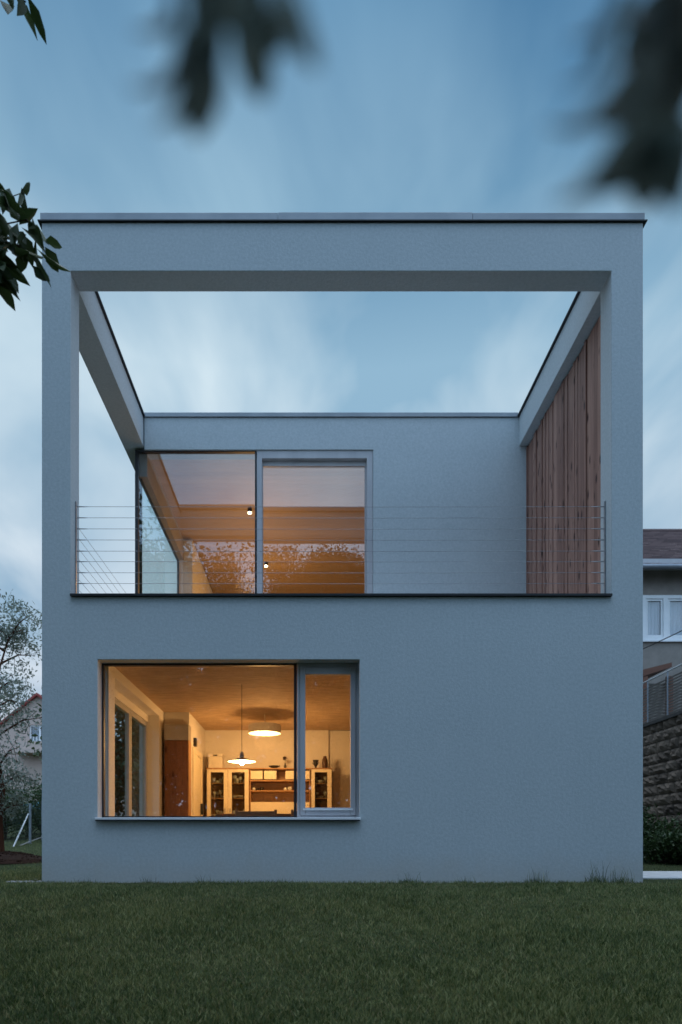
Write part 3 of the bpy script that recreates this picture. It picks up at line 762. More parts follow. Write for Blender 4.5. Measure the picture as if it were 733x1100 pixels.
# dining table and two chairs at the window
tt = PZ(874.5, 9.3)
tb = thing('dining_table', (-0.75, 1.5, fl), 'long dark wooden dining table under the pendant lamp', 'table')
MB().box(-1.25, 0.35, 1.22, 2.1, tt - 0.035, tt).build('tabletop', M['darkwood'], tb, bevel=0.005)
for sx in (-1.2, 0.24):
    for sy in (1.27, 2.0): MB().box(sx, sx + 0.06, sy, sy + 0.06, fl, tt - 0.036).build('leg', M['darkwood'], tb)
def chair(px0, px1, label):
    d = 8.85; y = d - D
    x0, x1 = PX(px0, d), PX(px1, d); top = PZ(871.5, d)
    o = thing('dining_chair', ((x0 + x1) / 2, y, fl), label, 'chair', 'dining chairs at the window')
    MB().box(x0, x1, y, y + 0.42, fl + 0.43, fl + 0.465).build('seat', M['darkwood'], o, bevel=0.004)
    MB().tube([(x0 + 0.02, y, fl + 0.466), (x0 + 0.02, y - 0.03, top + 0.02)], 0.018, 8).build('back_post', M['darkwood'], o)
    MB().tube([(x1 - 0.02, y, fl + 0.466), (x1 - 0.02, y - 0.03, top + 0.02)], 0.018, 8).build('back_post', M['darkwood'], o)
    MB().box(x0 + 0.03, x1 - 0.03, y - 0.038, y - 0.015, top - 0.13, top).build('crest_rail', M['darkwood'], o, bevel=0.006)
    for a in (x0 + 0.02, x1 - 0.02):
        for c in (y + 0.02, y + 0.4): MB().tube([(a, c, fl), (a, c, fl + 0.43)], [0.014, 0.018], 8).build('leg', M['darkwood'], o)
chair(252.5, 298, 'dark wooden chair with its back to the window, left of the black window bar')
chair(312.5, 356, 'dark wooden chair partly behind the black window bar')

# upper room spotlights
def spot(px, py, d, label):
    p = P(px, py, d); zc_ = 7.169
    o = thing('ceiling_spotlight', (p.x, p.y, zc_), label, 'spotlight', 'spotlights under the upper ceiling')
    MB().lathe([(0.042, -0.075), (0.046, -0.07), (0.046, 0.0)], (p.x, p.y, zc_), 16).build('housing', M['black'], o)
    MB().lathe([(0.012, -0.105), (0.032, -0.095), (0.036, -0.0755)], (p.x, p.y, zc_), 16).build('bulb', M['bulb'], o, smooth=True)
    point_light('lamp_light', (p.x, p.y, zc_ - 1.6), 64, WARM, o, 0.3)
spot(268.5, 552.5, 13.65, 'lit round ceiling spotlight seen high through the left upper pane')
spot(286, 609, 16.25, 'lit ceiling spotlight seen low through the terrace door')

# ------------------------------------------------------------------ vegetation
def wob(p, s): return Vector(p) + Vector((random.uniform(-s, s), random.uniform(-s, s), random.uniform(-s, s)))
def tree(name, label, base, height, radius, crown0, nleaf, ls, lw, lm, bm_, seed, group=None, r0=None, keepout=True, limbs=14, gap=1.0, **kw):
    random.seed(seed); rg = np.random.default_rng(seed)
    base = Vector(base); o = thing(name, base, label, 'tree', group)
    r0 = r0 or height * 0.02
    t = MB(); path = []
    for i in range(7):
        f = i / 6; path.append(wob(base + Vector((0, 0, height * 0.85 * f - 0.1)), height * 0.012 * i ** 0.5))
    t.tube(path, [r0 * (1.25 if i == 0 else 1 - 0.8 * i / 6) for i in range(7)], 9)
    tips = []; dome = kw.get('dome')
    for k in range(limbs):
        f = crown0 + (0.97 - crown0) * (k + 0.5) / limbs
        i = min(5, int(f / 0.85 * 6)) if f < 0.85 else 5
        s = path[i].lerp(path[i + 1], min(1, max(0, f / 0.85 * 6 - i)))
        a = k * 2.399 + random.uniform(-.4, .4)
        prof = math.sin(math.pi * min(1, (f - crown0) / (1 - crown0) * 0.8 + 0.16)) ** 0.7
        if dome: prof = min(1.0, 0.42 + 1.9 * (1 - f))
        R = radius * prof * random.uniform(0.75, 1.12)
        e = s + Vector((math.cos(a) * R, math.sin(a) * R, R * random.uniform(0.15, 0.6)))
        m1 = s.lerp(e, 0.5) + Vector((0, 0, R * 0.12))
        if keepout and (in_frame(e) or in_frame(m1)) : pass
        t.tube([s, m1, e], [r0 * 0.33, r0 * 0.2, r0 * 0.05], 5)
        for q in range(9):
            f2 = random.uniform(0.3, 1.05); c = s.lerp(e, f2) + Vector((0, 0, R * 0.12 * (1 - abs(2 * f2 - 1))))
            tip = wob(c, R * 0.38)
            t.tube([c, tip], [r0 * 0.08, r0 * 0.03], 4)
            tips.append((tip, random.uniform(0.4, 1.3)))
    for q in range(6): tips.append((wob(base + Vector((0, 0, height * 0.95)), radius * 0.25), 1))
    t.build('trunk', bm_, o)
    w = np.array([q[1] for q in tips]); cnt = (nleaf * w / w.sum()).astype(int)
    pts = []
    for (tip, _), c in zip(tips, cnt):
        pts.append(np.array(tip) + rg.normal(size=(c, 3)) * np.array([1, 1, 0.75]) * radius * 0.13 * gap)
    pts = np.concatenate(pts)
    if keepout:
        pts = np.array([p for p in pts if not in_frame(p)])
    leaves_mesh('crown', pts, ls, lw, lm, o, rg)
    return o

# slim grey-green tree at the left edge
gt = P(0.5, 925, 13.6); gt.z = float(gz(gt.x, gt.y)) + 0.15
tree('young_tree', 'slim tree with small grey-green leaves standing in the mulch at the left', gt, 5.1, 0.95, 0.16, 7000, 0.085, 0.03, M['leafgrey'], M['redbark'], 21, r0=0.075, keepout=False, limbs=22, gap=0.9)
# trees that the windows reflect and those behind the house
for x_, y_, h_, r_, n_, lab_, k_ in ((-9.3, -22, 17.3, 5.4, 135000, 'big dark broadleaf tree behind the photographer, reflected in the left panes', 31),
                                   (0.8, -22.5, 17.2, 5.0, 130000, 'dome shaped dark broadleaf tree across the lawn, reflected in the terrace door', 32),
                                   (9.8, -21, 17.0, 5.6, 110000, 'rounded dark broadleaf tree farthest right across the lawn', 33)):
    tree('broadleaf_tree', lab_, (x_, y_, float(gz(x_, y_))), h_, r_, 0.08, n_, 0.14, 0.095, M['leaf'], M['bark'], k_, 'trees across the lawn', keepout=False, gap=0.72, limbs=24, dome=True)
tree('broadleaf_tree', 'dark broadleaf tree farthest left across the lawn', (-17, -20, float(gz(-17, -20))), 16, 6, 0.1, 18000, 0.36, 0.22, M['leaf'], M['bark'], 34, 'trees across the lawn', keepout=False)
hd = thing('sky_block_hedge', (0, -30, float(gz(0, -30))), 'added tall hedge out of view behind the camera, blocks sky gaps in the window reflections', 'hedge')
rgh = np.random.default_rng(77)  # hedge added out of view to keep bright sky gaps off the lower pane
hp = np.stack([rgh.uniform(-26, 24, 52000), rgh.normal(-30, 0.8, 52000), rgh.uniform(-1, 1, 52000)], 1)
hp[:, 2] = -1 + 14.0 * rgh.uniform(0, 1, 52000) * (0.9 + 0.1 * np.sin(hp[:, 0] * 1.3))
leaves_mesh('foliage', hp, 0.5, 0.3, M['leaf'], hd, rgh)
hs_ = MB()
for i in range(50): hs_.tube([(-26 + i, -30, -1.2), (-26 + i + random.uniform(-.3, .3), -30, 5)], [0.1, 0.03], 6)
hs_.build('stem', M['bark'], hd)
bt = Vector((-6.0, 16.0, float(gz(-6.0, 16))))
tree('garden_tree', 'dark tree in the side garden seen through the side window of the lit room', bt, 7.0, 2.3, 0.08, 16000, 0.2, 0.11, M['leafbg'], M['bark'], 41, keepout=False)

# overhanging walnut tree left of the camera with its sprays in view
ov = thing('overhanging_tree', (-4.2, -5.2, float(gz(-4.2, -5.2))), 'walnut-like tree at the left whose leafy sprays hang into the upper left corner', 'tree')
ob = ORIG[ov.name]
t = MB()
tp = [ob + Vector((0, 0, -0.1)), ob + Vector((0.05, 0.02, 2)), ob + Vector((0.0, -0.1, 4.2)), ob + Vector((-0.2, -0.2, 6.5)), ob + Vector((-0.3, -0.3, 8.5))]
t.tube(tp, [0.24, 0.19, 0.15, 0.09, 0.03], 10)
t.build('trunk', M['bark'], ov)
dS = 3.3
bt_ = MB()
s1 = P(-90, 200, dS)
bt_.tube([tp[1] + Vector((0, 0, 0.6)), P(-300, 225, dS - 0.2), s1, P(-36, 221, dS)], [0.05, 0.03, 0.014, 0.006], 7)
bt_.tube([tp[2], P(-300, -60, dS), P(-60, -25, dS), P(0, -8, dS), P(28, 2, dS)], [0.05, 0.03, 0.012, 0.006, 0.003], 7)
tw = [((-30, 235), (0, 232), (28, 222)), ((-30, 235), (10, 255), (35, 250), (50, 275)), ((-30, 235), (-5, 265), (20, 272), (36, 290)), ((-30, 235), (-8, 268), (-2, 285), (12, 300)), ((-30, 235), (-12, 280), (-6, 300), (0, 318)), ((-30, 235), (-10, 222), (8, 215))]
lpos, ldir = [], []
rg = np.random.default_rng(5)
def sub(a, b): return np.array(b) - np.array(a)
for tv in tw:
    pts = [P(x - 6, y - 14, dS + 0.05 * math.sin(i * 2.1 + tv[-1][0])) for i, (x, y) in enumerate(tv)]
    bt_.tube(pts, [0.005] + [0.0035] * (len(pts) - 2) + [0.002], 5)
    for i in range(1, len(pts)):
        n = 8 if i == len(pts) - 1 else 6
        for j in range(n):
            f = (j + 1) / n; p = pts[i - 1].lerp(pts[i], f)
            a = rg.uniform(-0.9, 0.9)
            lpos.append(np.array(p) + rg.normal(size=3) * 0.022); ldir.append((0.35 + 0.6 * math.sin(a) * (1 if j % 2 else -1), rg.uniform(-0.5, 0.5), -0.55))
for i in range(16):
    f = i / 15; p = P(-60, -25, dS).lerp(P(28, 2, dS), f)
    lpos.append(np.array(p) + rg.normal(size=3) * 0.02); ldir.append((0.25, rg.uniform(-.4, .4), -0.75))
for i in range(26):
    p = P(rg.uniform(-34, 0), rg.uniform(220, 250), dS + 0.1)
    lpos.append(np.array(p)); ldir.append((0.3, rg.uniform(-.4, .4), -0.5))
bt_.build('bough', M['bark'], ov)
up_ = np.array([p[2] > P(0, 120, dS).z for p in lpos])
for sel in (up_, ~up_):
    leaves_mesh('leaf_spray', np.array(lpos)[sel], 0.15, 0.057, M['leaf'], ov, rg, np.array(ldir)[sel], droop=0.2, spread=0.6)
pts = []
for k in range(100):
    a = random.uniform(0, 6.28); r = random.uniform(0.3, 3.6); c = np.array([ob.x - 0.2 + r * math.cos(a), ob.y - 0.6 + r * math.sin(a), random.uniform(3.6, 9.2)])
    pts.append(c + rg.normal(size=(110, 3)) * 0.42)
pts = np.concatenate(pts)
pts = np.array([p for p in pts if not in_frame(p, 60)])
leaves_mesh('crown', pts, 0.16, 0.07, M['leaf'], ov, rg)

# tree behind the camera; two twigs hang close in front of the lens (out of focus)
nt_ = thing('near_tree', (2.6, -10.4, float(gz(2.6, -10.4))), 'tree over the photographer whose near twigs hang blurred along the upper edge', 'tree')
nb = ORIG[nt_.name]
t = MB()
tp = [nb + Vector((0, 0, -0.1)), nb + Vector((-0.05, 0.1, 2.2)), nb + Vector((-0.1, 0.3, 4.5)), nb + Vector((-0.2, 0.3, 7.2))]
t.tube(tp, [0.26, 0.2, 0.15, 0.04], 10)
t.build('trunk', M['bark'], nt_)
t = MB()
hub = Vector((0.15, -7.95, 1.75))
t.tube([tp[1] + Vector((0, 0, 0.5)), Vector((1.3, -9.1, 2.4)), hub], [0.06, 0.035, 0.012], 8)
def near(px, py, d): return P(px, py, d)
la = [hub, Vector((0.0, -7.83, 1.2)), near(215, -60, 0.2), near(213, 20, 0.205)]
lb = [hub, Vector((0.16, -7.83, 1.2)), near(742, -70, 0.21), near(724, 60, 0.208), near(716, 120, 0.206)]
t.tube(la, [0.006, 0.003, 0.0016, 0.001], 6); t.tube(lb, [0.006, 0.003, 0.0018, 0.0012, 0.001], 6)
t.build('twig', M['bark'], nt_)
def near_leaves(specs, name):
    """big pointed leaves close to the lens: (base px, tip px, depth, width)"""
    mb = MB()
    for (bx_, by_, tx_, ty_, d, w) in specs:
        d *= 0.56
        dx, dy = (-10, 8) if tx_ < 400 else (-12, 4)
        a, b_ = P(bx_ + dx, by_ + dy, d), P(tx_ + dx, ty_ + dy, d + 0.012)
        ax = (b_ - a); L = ax.length; ax.normalize()
        s = Vector((ax.z, 0.35, -ax.x)).normalized(); u = ax.cross(s)
        n = 9; rows = []
        for i in range(n):
            f = i / (n - 1)
            wd_ = w * d / F * math.sin(math.pi * f ** 0.75) ** 0.6 * 0.58 + 0.0004
            c = a + ax * L * f + u * (0.006 * math.sin(math.pi * f))
            rows.append((c - s * wd_ + u * wd_ * 0.3, c, c + s * wd_ + u * wd_ * 0.3))
        base = len(mb.v)
        for r in rows: mb.v += [tuple(q) for q in r]
        for i in range(n - 1):
            for k in (0, 1):
                q = base + i * 3 + k
                mb.f.append((q, q + 1, q + 4, q + 3))
    return mb.build(name, M['leafnear'], nt_, smooth=True)
near_leaves([(208, 20, 224, 142, 0.36, 48), (204, 40, 172, 128, 0.345, 36), (214, 0, 208, 100, 0.35, 36), (200, 10, 146, 84, 0.34, 36), (222, -20, 246, 70, 0.355, 30),
             (264, -10, 296, 100, 0.36, 38), (270, -40, 318, 46, 0.34, 36), (190, -50, 150, 24, 0.35, 40), (216, -50, 205, 40, 0.36, 46), (244, -50, 274, 20, 0.36, 40), (305, -50, 352, 66, 0.32, 24)], 'leaf_spray')
near_leaves([(720, 50, 640, 128, 0.36, 40), (690, 60, 596, 130, 0.33, 26), (716, 110, 650, 205, 0.37, 44), (722, 130, 704, 224, 0.37, 40), (690, 120, 606, 214, 0.33, 24), (726, 10, 668, 60, 0.37, 44),
             (690, -40, 622, 40, 0.33, 26), (730, -30, 690, 70, 0.38, 58), (735, 20, 690, 130, 0.38, 60), (742, 40, 712, 150, 0.38, 52), (740, -30, 722, 110, 0.38, 64), (748, 120, 738, 224, 0.36, 34),
             (735, -50, 672, 14, 0.37, 44), (728, 60, 676, 112, 0.38, 46), (745, 0, 700, 40, 0.38, 60), (665, 20, 612, 92, 0.32, 20)], 'leaf_spray')
pts = []
for k in range(130):
    a = random.uniform(0, 6.28); r = random.uniform(0.2, 4.6); c = np.array([nb.x - 0.3 + r * math.cos(a), nb.y - 0.3 + r * math.sin(a), random.uniform(3.0, 9.0)])
    pts.append(c + rg.normal(size=(110, 3)) * 0.45)
pts = np.concatenate(pts)
pts = np.array([p for p in pts if not in_frame(p, 60)])
leaves_mesh('crown', pts, 0.17, 0.08, M['leaf'], nt_, rg)

# shrubs
def shrub(label, c, r, h, n, ls, mat, seed, group, name='shrub'):
    rg = np.random.default_rng(seed); random.seed(seed)
    o = thing(name, c, label, 'shrub', group)
    c = Vector(c); t = MB(); cl = []
    for i in range(12):
        a = random.uniform(0, 6.28); e = c + Vector((math.cos(a) * r * random.uniform(.2, .85), math.sin(a) * r * random.uniform(.2, .85), h * random.uniform(0.25, 0.95)))
        t.tube([c + Vector((0, 0, -0.05)), c.lerp(e, 0.5) + Vector((0, 0, h * 0.1)), e], [0.02, 0.012, 0.004], 5); cl.append(np.array(e))
    t.build('stem', M['bark'], o)
    pts = np.concatenate([e + rg.normal(size=(n // 12, 3)) * np.array([r * .28, r * .28, h * .17]) for e in cl])
    pts[:, 2] = np.maximum(pts[:, 2], c.z + 0.02)
    leaves_mesh('foliage', pts, ls, ls * 0.45, mat, o, rg, droop=0.0)
    return o
for px, d, r, h, lab, k in ((697, 13.6, 0.45, 1.0, 'upright dark shrub against the stone wall right behind the house corner', 1), (713, 13.0, 0.5, 0.55, 'low spreading shrub under the stone wall', 2),
                           (730, 13.4, 0.6, 0.75, 'bushier shrub at the right edge under the stone wall', 3), (748, 12.6, 0.6, 0.6, 'shrub past the right edge by the stone wall', 4)):
    p = P(px, 910, d); p.z = float(gz(p.x, p.y))
    shrub(lab, p, r, h, 1500, 0.09, M['leafshrub'], 60 + k, 'shrubs under the stone wall')
for px, d, r, h, lab, k in ((6, 22.5, 1.2, 1.6, 'dense bush behind the wire fence by the tree', 1), (30, 24, 1.3, 1.5, 'dark bush behind the grey fence post', 2), (52, 23, 1.2, 1.6, 'bush behind the fence mostly hidden by the house corner', 3), (-20, 22, 1.4, 2.0, 'bush behind the fence past the left edge', 4),
                            (75, 24, 1.4, 1.8, 'bush behind the fence seen only through the lit room', 5)):
    p = P(px, 900, d); p.z = float(gz(p.x, p.y))
    shrub(lab, p, r, h, 2600, 0.11, M['leafshrub'], 80 + k, 'bushes behind the left fence')

# ------------------------------------------------------------------ left side: fence, tarpaulin, neighbour house
fn = thing('wire_fence', P(32, 903, 20), 'green wire fence with a grey braced post and pale kerb beyond the lawn', 'fence')
fpts = [P(-60, 932, 17), P(14, 911.5, 18.5), P(32.5, 904, 20.0), P(46, 899, 21.5), P(95, 888, 25)]
for q in fpts: pass
fh = 1.12
for i, q in enumerate(fpts[:1] + fpts[2:]):
    MB().tube([q + Vector((0, 0, -0.1)), q + Vector((0, 0, fh))], 0.035, 10).build('post', M['postgrey'], fn)
q = fpts[2]
MB().tube([q + Vector((-0.05, 0, fh * 0.72)), P(14, 911, 18.5)], 0.022, 8).build('brace', M['galv'], fn)
MB().tube([q + Vector((0.05, 0, fh * 0.85)), fpts[3] + Vector((0, 0, 0.02))], 0.016, 8).build('brace', M['wire'], fn)
wm = MB(); km = MB()
for a, b_ in zip(fpts[:-1], fpts[1:]):
    for k in range(12): wm.tube([a + Vector((0, 0, 0.06 + k * 0.09)), b_ + Vector((0, 0, 0.06 + k * 0.09))], 0.0025, 4)
    n = int((b_ - a).length / 0.09)
    for k in range(n): 
        m = a.lerp(b_, k / n); wm.tube([m, m + Vector((0, 0, fh))], 0.0025, 4)
    km.tube([a + Vector((0, 0, 0.0)), b_ + Vector((0, 0, 0.0))], 0.02, 4)
wm.build('wire_mesh', M['wire'], fn); km.build('kerb', M['gravel'], fn)
# fine ground lift under the fence is left to the lawn; tarpaulin dome
tp0 = P(44, 866, 27)
tag(recenter(MB().lathe([(1.0, -0.75), (1.02, -0.02), (0.95, 0.05), (0.6, 0.12), (0.2, 0.16)], tp0, 24).build('covered_pool', M['teal'], smooth=True)), 'teal tarpaulin covered round pool in the garden behind the fence', 'pool')

dN = 45.0
nh = thing('gabled_house', (-17.6, dN - D, 0.5), 'distant pinkish-beige house with red-edged gable and a balcony', 'house')
gx0, gx1 = PX(41, dN) - 5.2, PX(41, dN) + 5.2
pk = PX(41, dN); zp = PZ(748, dN); ze = zp - 5.2 * 0.8
yN = dN - D
wn0, wn1, wzb, wzt = PX(31.5, dN), PX(48, dN), PZ(797.5, dN), PZ(778.5, dN)
xa_ = lambda z: pk - (zp - z) / 0.8
xb_ = lambda z: pk + (zp - z) / 0.8
gw = MB()
for poly in ([(gx0, 0.3), (gx1, 0.3), (gx1, ze), (gx0, ze)], [(gx0, ze), (gx1, ze), (xb_(wzb), wzb), (xa_(wzb), wzb)],
             [(xa_(wzb), wzb), (wn0, wzb), (wn0, wzt), (xa_(wzt), wzt)], [(wn1, wzb), (xb_(wzb), wzb), (xb_(wzt), wzt), (wn1, wzt)],
             [(xa_(wzt), wzt), (xb_(wzt), wzt), (pk, zp)]):
    gw.prism(poly, yN, yN + 0.35)
gw.build('wall', M['render_pink'], nh)
b = MB(); b.box(gx0, gx0 + 0.3, yN + 0.36, yN + 9, 0.3, ze); b.box(gx1 - 0.3, gx1, yN + 0.36, yN + 9, 0.3, ze); b.box(gx0, gx1, yN + 9.01, yN + 9.3, 0.3, ze)
b.build('wall', M['render_pink'], nh)
for s in (-1, 1):
    e = Vector((pk + s * 5.5, 0, zp - 5.5 * 0.8))
    poly = [(pk, zp + 0.02), (pk, zp + 0.2), (e.x, e.z + 0.2), (e.x, e.z + 0.02)]
    MB().prism(poly, yN - 0.25, yN + 9.4).build('roof', M['redtile'], nh)
wf = MB(); frame(wf, wn0, wn1, yN + 0.1, yN + 0.18, wzb, wzt, 0.09, 0.09, 0.1, 0.1)
xm = PX(41.5, dN); wf.box(xm, xm + 0.12, yN + 0.1, yN + 0.18, wzb + 0.1, wzt - 0.1)
wf = wf.build('window', M['white'], nh)
MB().box(wn0 + 0.09, wn1 - 0.09, yN + 0.19, yN + 0.2, wzb + 0.1, wzt - 0.1).build('pane', M['glass'], wf)
MB().box(wn0 - 0.2, wn1 + 0.2, yN + 0.5, yN + 0.6, wzb - 0.3, wzt + 0.3).build('curtain_or_dark_sheet', M['roomshade'], nh)  # dark sheet behind the pane, the unlit room's shade put into its colour
bl = MB().box(PX(21.5, dN), PX(60, dN), yN - 1.1, yN - 0.002, PZ(810, dN) - 0.05, PZ(806.5, dN)).build('balcony', M['render_pink'], nh)
MB().box(PX(24, dN), PX(60, dN), yN - 1.05, yN - 0.98, PZ(806.5, dN) + 0.002, PZ(799, dN)).build('parapet', M['render_pink'], bl)
rb = MB()
for px in (42.5, 46, 50): rb.box(PX(px, dN), PX(px, dN) + 0.05, yN - 1.06, yN - 1.01, PZ(799, dN), PZ(792, dN))
rb.build('balustrade', M['white'], bl)

# ------------------------------------------------------------------ right side: neighbour house, stone wall, fence, canopy, cable
dR = 20.0; yR = dR - D
rh = thing('neighbour_house', (12, yR, 0.8), 'grey-brown rendered neighbour house with dark tiled roof and white window', 'house')
rw0, rw1 = PX(691.5, dR), PX(742, dR)
rzb, rzt = PZ(688, dR), PZ(639.5, dR)
ev = PZ(612, dR)
MB().wall('x', [7.9, rw0, rw1, 20], [0.3, rzb, rzt, ev], {(1, 1)}, yR, yR + 0.4).build('wall', M['render_grey'], rh)
b = MB(); b.box(7.9, 8.3, yR + 0.41, yR + 9, 0.3, ev); b.box(19.6, 20, yR + 0.41, yR + 9, 0.3, ev); b.box(7.9, 20, yR + 9.01, yR + 9.4, 0.3, ev)
b.build('wall', M['render_grey'], rh)
# roof: slope with courses of tiles
e0 = Vector((7.4, yR - 0.5, PZ(607, dR - 0.5))); top = PZ(571.5, dR + 4.2); yT = yR + 4.2
tl = MB(); nrow = 26; rg2 = random.Random(4)
for i in range(nrow):
    f0, f1 = i / nrow, (i + 1) / nrow
    y0_, y1_ = e0.y + (yT - e0.y) * f0, e0.y + (yT - e0.y) * f1
    z0_, z1_ = e0.z + (top - e0.z) * f0, e0.z + (top - e0.z) * f1
    x = 7.4 - (i % 2) * 0.15
    while x < 20.4:
        w = 0.3
        h = 0.05 + rg2.uniform(-0.006, 0.012)
        n = len(tl.v)
        tl.v += [(x, y0_, z0_ - 0.03), (x + w - 0.008, y0_, z0_ - 0.03), (x + w - 0.008, y0_, z0_ + h), (x, y0_, z0_ + h), (x, y1_, z1_ + 0.01), (x + w - 0.008, y1_, z1_ + 0.01)]
        tl.f += [(n, n + 1, n + 2, n + 3), (n + 3, n + 2, n + 5, n + 4), (n, n + 3, n + 4), (n + 1, n + 5, n + 2)]
        x += w
tl.build('roof', M['tile'], rh)
b = MB(); b.quad((7.4, yT, top + 0.02), (20.4, yT, top + 0.02), (20.4, yR + 9.8, e0.z), (7.4, yR + 9.8, e0.z)); b.tube([(7.4, yT, top + 0.02), (20.4, yT, top + 0.02)], 0.09, 8)
b.build('roof_ridge', M['tile'], rh)
b = MB(); b.box(7.4, 20.4, yR - 0.48, yR - 0.003, ev - 0.02, ev + 0.12); b.build('soffit', M['paint'], rh)
MB().tube([(7.3, yR - 0.56, PZ(609.5, dR - 0.5)), (20.4, yR - 0.56, PZ(609.5, dR - 0.5))], 0.075, 10).build('gutter', M['gutter'], rh)
wf = MB(); frame(wf, rw0 - 0.05, rw1 + 0.05, yR - 0.015, yR + 0.08, rzb, rzt, 0.12, 0.12, 0.10, 0.10)
xm = PX(714.5, dR); wf.box(xm - 0.05, xm + 0.09, yR - 0.015, yR + 0.08, rzb + 0.1, rzt - 0.1)
wf = wf.build('window', M['white'], rh)
for a, c in ((rw0 + 0.08, xm - 0.06), (xm + 0.1, rw1 - 0.08)):
    s_ = MB(); frame(s_, a, c, yR + 0.01, yR + 0.07, rzb + 0.11, rzt - 0.11, 0.05, 0.05, 0.05, 0.05); s_ = s_.build('sash', M['white'], wf)
MB().box(rw0 + 0.05, rw1 - 0.05, yR + 0.05, yR + 0.056, rzb + 0.1, rzt - 0.1).build('pane', M['glass'], wf)
MB().box(rw0 - 0.08, rw1 + 0.08, yR - 0.07, yR - 0.016, rzb - 0.05, rzb - 0.002).build('sill', M['white'], wf)
cu = MB()
for i in range(26):
    x = rw0 + (rw1 - rw0) * i / 26; cu.box(x, x + (rw1 - rw0) / 26, yR + 0.16 + 0.02 * (i % 2), yR + 0.19 + 0.02 * (i % 2), rzb - 0.2, rzt + 0.2)
cu.build('curtain_or_dark_sheet', M['curtain_or_dark_sheet'], rh)

# split stone retaining wall along the plot
SX = 7.9
sw_ = thing('stone_wall', (SX + 0.2, 8, 0), 'dark split stone retaining wall along the right edge of the garden', 'wall')
MB().box(SX + 0.03, SX + 0.5, -3, yR - 0.02, -0.3, 3.2).build('core', M['mortar'], sw_)
st = MB(); rg3 = random.Random(9)
z = -0.1; row = 0
while z < 3.15:
    h = 0.24; y = -3 + (row % 2) * 0.23
    while y < yR - 0.1:
        w = rg3.uniform(0.35, 0.8); w = min(w, yR - 0.03 - y)
        n = len(st.v); p = 0.02
        ny_, nz_ = 7, 4
        for iz in range(nz_ + 1):
            for iy in range(ny_ + 1):
                edge = iz in (0, nz_) or iy in (0, ny_)
                st.v.append((SX + 0.02 - (0.008 if edge else rg3.uniform(0.015, 0.075)), y + 0.008 + (w - 0.016) * iy / ny_, z + 0.008 + (h - 0.016) * iz / nz_))
        for iz in range(nz_):
            for iy in range(ny_):
                q = n + iz * (ny_ + 1) + iy
                st.f.append((q, q + 1, q + ny_ + 2, q + ny_ + 1))
        n2 = len(st.v); c = [n, n + ny_, n + (ny_ + 1) * (nz_ + 1) - 1, n + (ny_ + 1) * nz_]
        st.v += [(SX + 0.031, st.v[k][1], st.v[k][2]) for k in c]
        for k in range(4):
            st.f.append((c[k], n2 + k, n2 + (k + 1) % 4, c[(k + 1) % 4]))
        y += w
    z += h; row += 1
st.build('stone_blocks', M['stone'], sw_)
MB().box(SX - 0.06, SX + 0.55, -3.02, yR - 0.02, 3.203, 3.29).build('cap', M['mortar'], sw_, bevel=0.01)
# slatted fence on top
sf = thing('slatted_fence', (SX + 0.2, 8, 3.29), 'weathered slatted fence with pale posts on top of the stone wall', 'fence')
for y in np.arange(-2.5, yR, 0.9):
    MB().box(SX + 0.16, SX + 0.185, y, y + 0.025, 3.291, 4.36).build('post', M['postgrey'], sf)
s_ = MB(); z = 3.33
while z < 4.25:
    s_.box(SX + 0.21, SX + 0.225, -2.6, yR - 0.05, z, z + 0.032); z += 0.066
s_.build('slat_panel', M['slat'], sf)
MB().tube([(SX + 0.18, -2.6, 4.36), (SX + 0.18, yR - 0.05, 4.36)], 0.016, 6).build('top_rail', M['galv'], sf)
# porch canopy
cn = thing('porch_canopy', (10.0, 10.0, 3.3), 'brown timber porch canopy behind the slatted fence', 'canopy')
dK = 18.4; yk = dK - D
k0, k1 = P(680, 722, dK), P(722, 711.5, dK)
b = MB(); b.prism([(k0.x, k0.z - 0.2), (k1.x, k1.z - 0.12), (k1.x, k1.z), (k0.x, k0.z)], yk, yR - 0.01); b.build('roof', M['brownboard'], cn)
for px in (694, 721): 
    x = PX(px, dK); MB().box(x - 0.07, x + 0.07, yk + 0.02, yk + 0.16, 3.0, k0.z - 0.1).build('post', M['brownboard'], cn)
b = MB(); z = 3.0
while z < k0.z - 0.25:
    b.box(PX(695, dK) + 0.08, PX(760, dK), yk + 0.2, yk + 0.22, z, z + 0.06); z += 0.085
b.build('slat_screen', M['slat'], cn)
MB().box(8.0, 20, 9.0, yR - 0.03, 2.6, 2.95).build('terrace', M['mortar'], cn)
# overhead cable with its pole
uc = thing('utility_pole', (9.0, -4, 0), 'thin overhead cable crossing in front of the neighbour house', 'cable')
MB().tube([(9.0, -4, -0.2), (9.0, -4, 6.3)], [0.11, 0.08], 10).build('pole', M['bark'], uc)
zc = ZE + (CY - 692) * (9.0 * F / (712 - CX)) / F
cpts = [(9.0, -4 + (yR + 4) * f, zc + 0.35 * (2 * f - 1) ** 2 - 0.05) for f in np.linspace(0, 1, 17)]
MB().tube(cpts, 0.012, 6).build('cable', M['dark'], uc)

# ------------------------------------------------------------------ world, sun, camera
sc = bpy.context.scene
SUN_EL, SUN_AZ = 3.0, 75.0          # dusk: afterglow from the right, slightly behind the camera
w = bpy.data.worlds.new('World'); sc.world = w; w.use_nodes = True
nt = w.node_tree; bg = nt.nodes['Background']
tc = nt.nodes.new('ShaderNodeTexCoord')
sky = nt.nodes.new('ShaderNodeTexSky'); sky.sky_type = 'NISHITA'; sky.sun_disc = False
sky.sun_elevation = math.radians(SUN_EL); sky.sun_rotation = math.radians(100)
sky.air_density = 1.0; sky.dust_density = 1.5; sky.ozone_density = 3.0
sep = nt.nodes.new('ShaderNodeSeparateXYZ'); nt.links.new(tc.outputs['Generated'], sep.inputs[0])
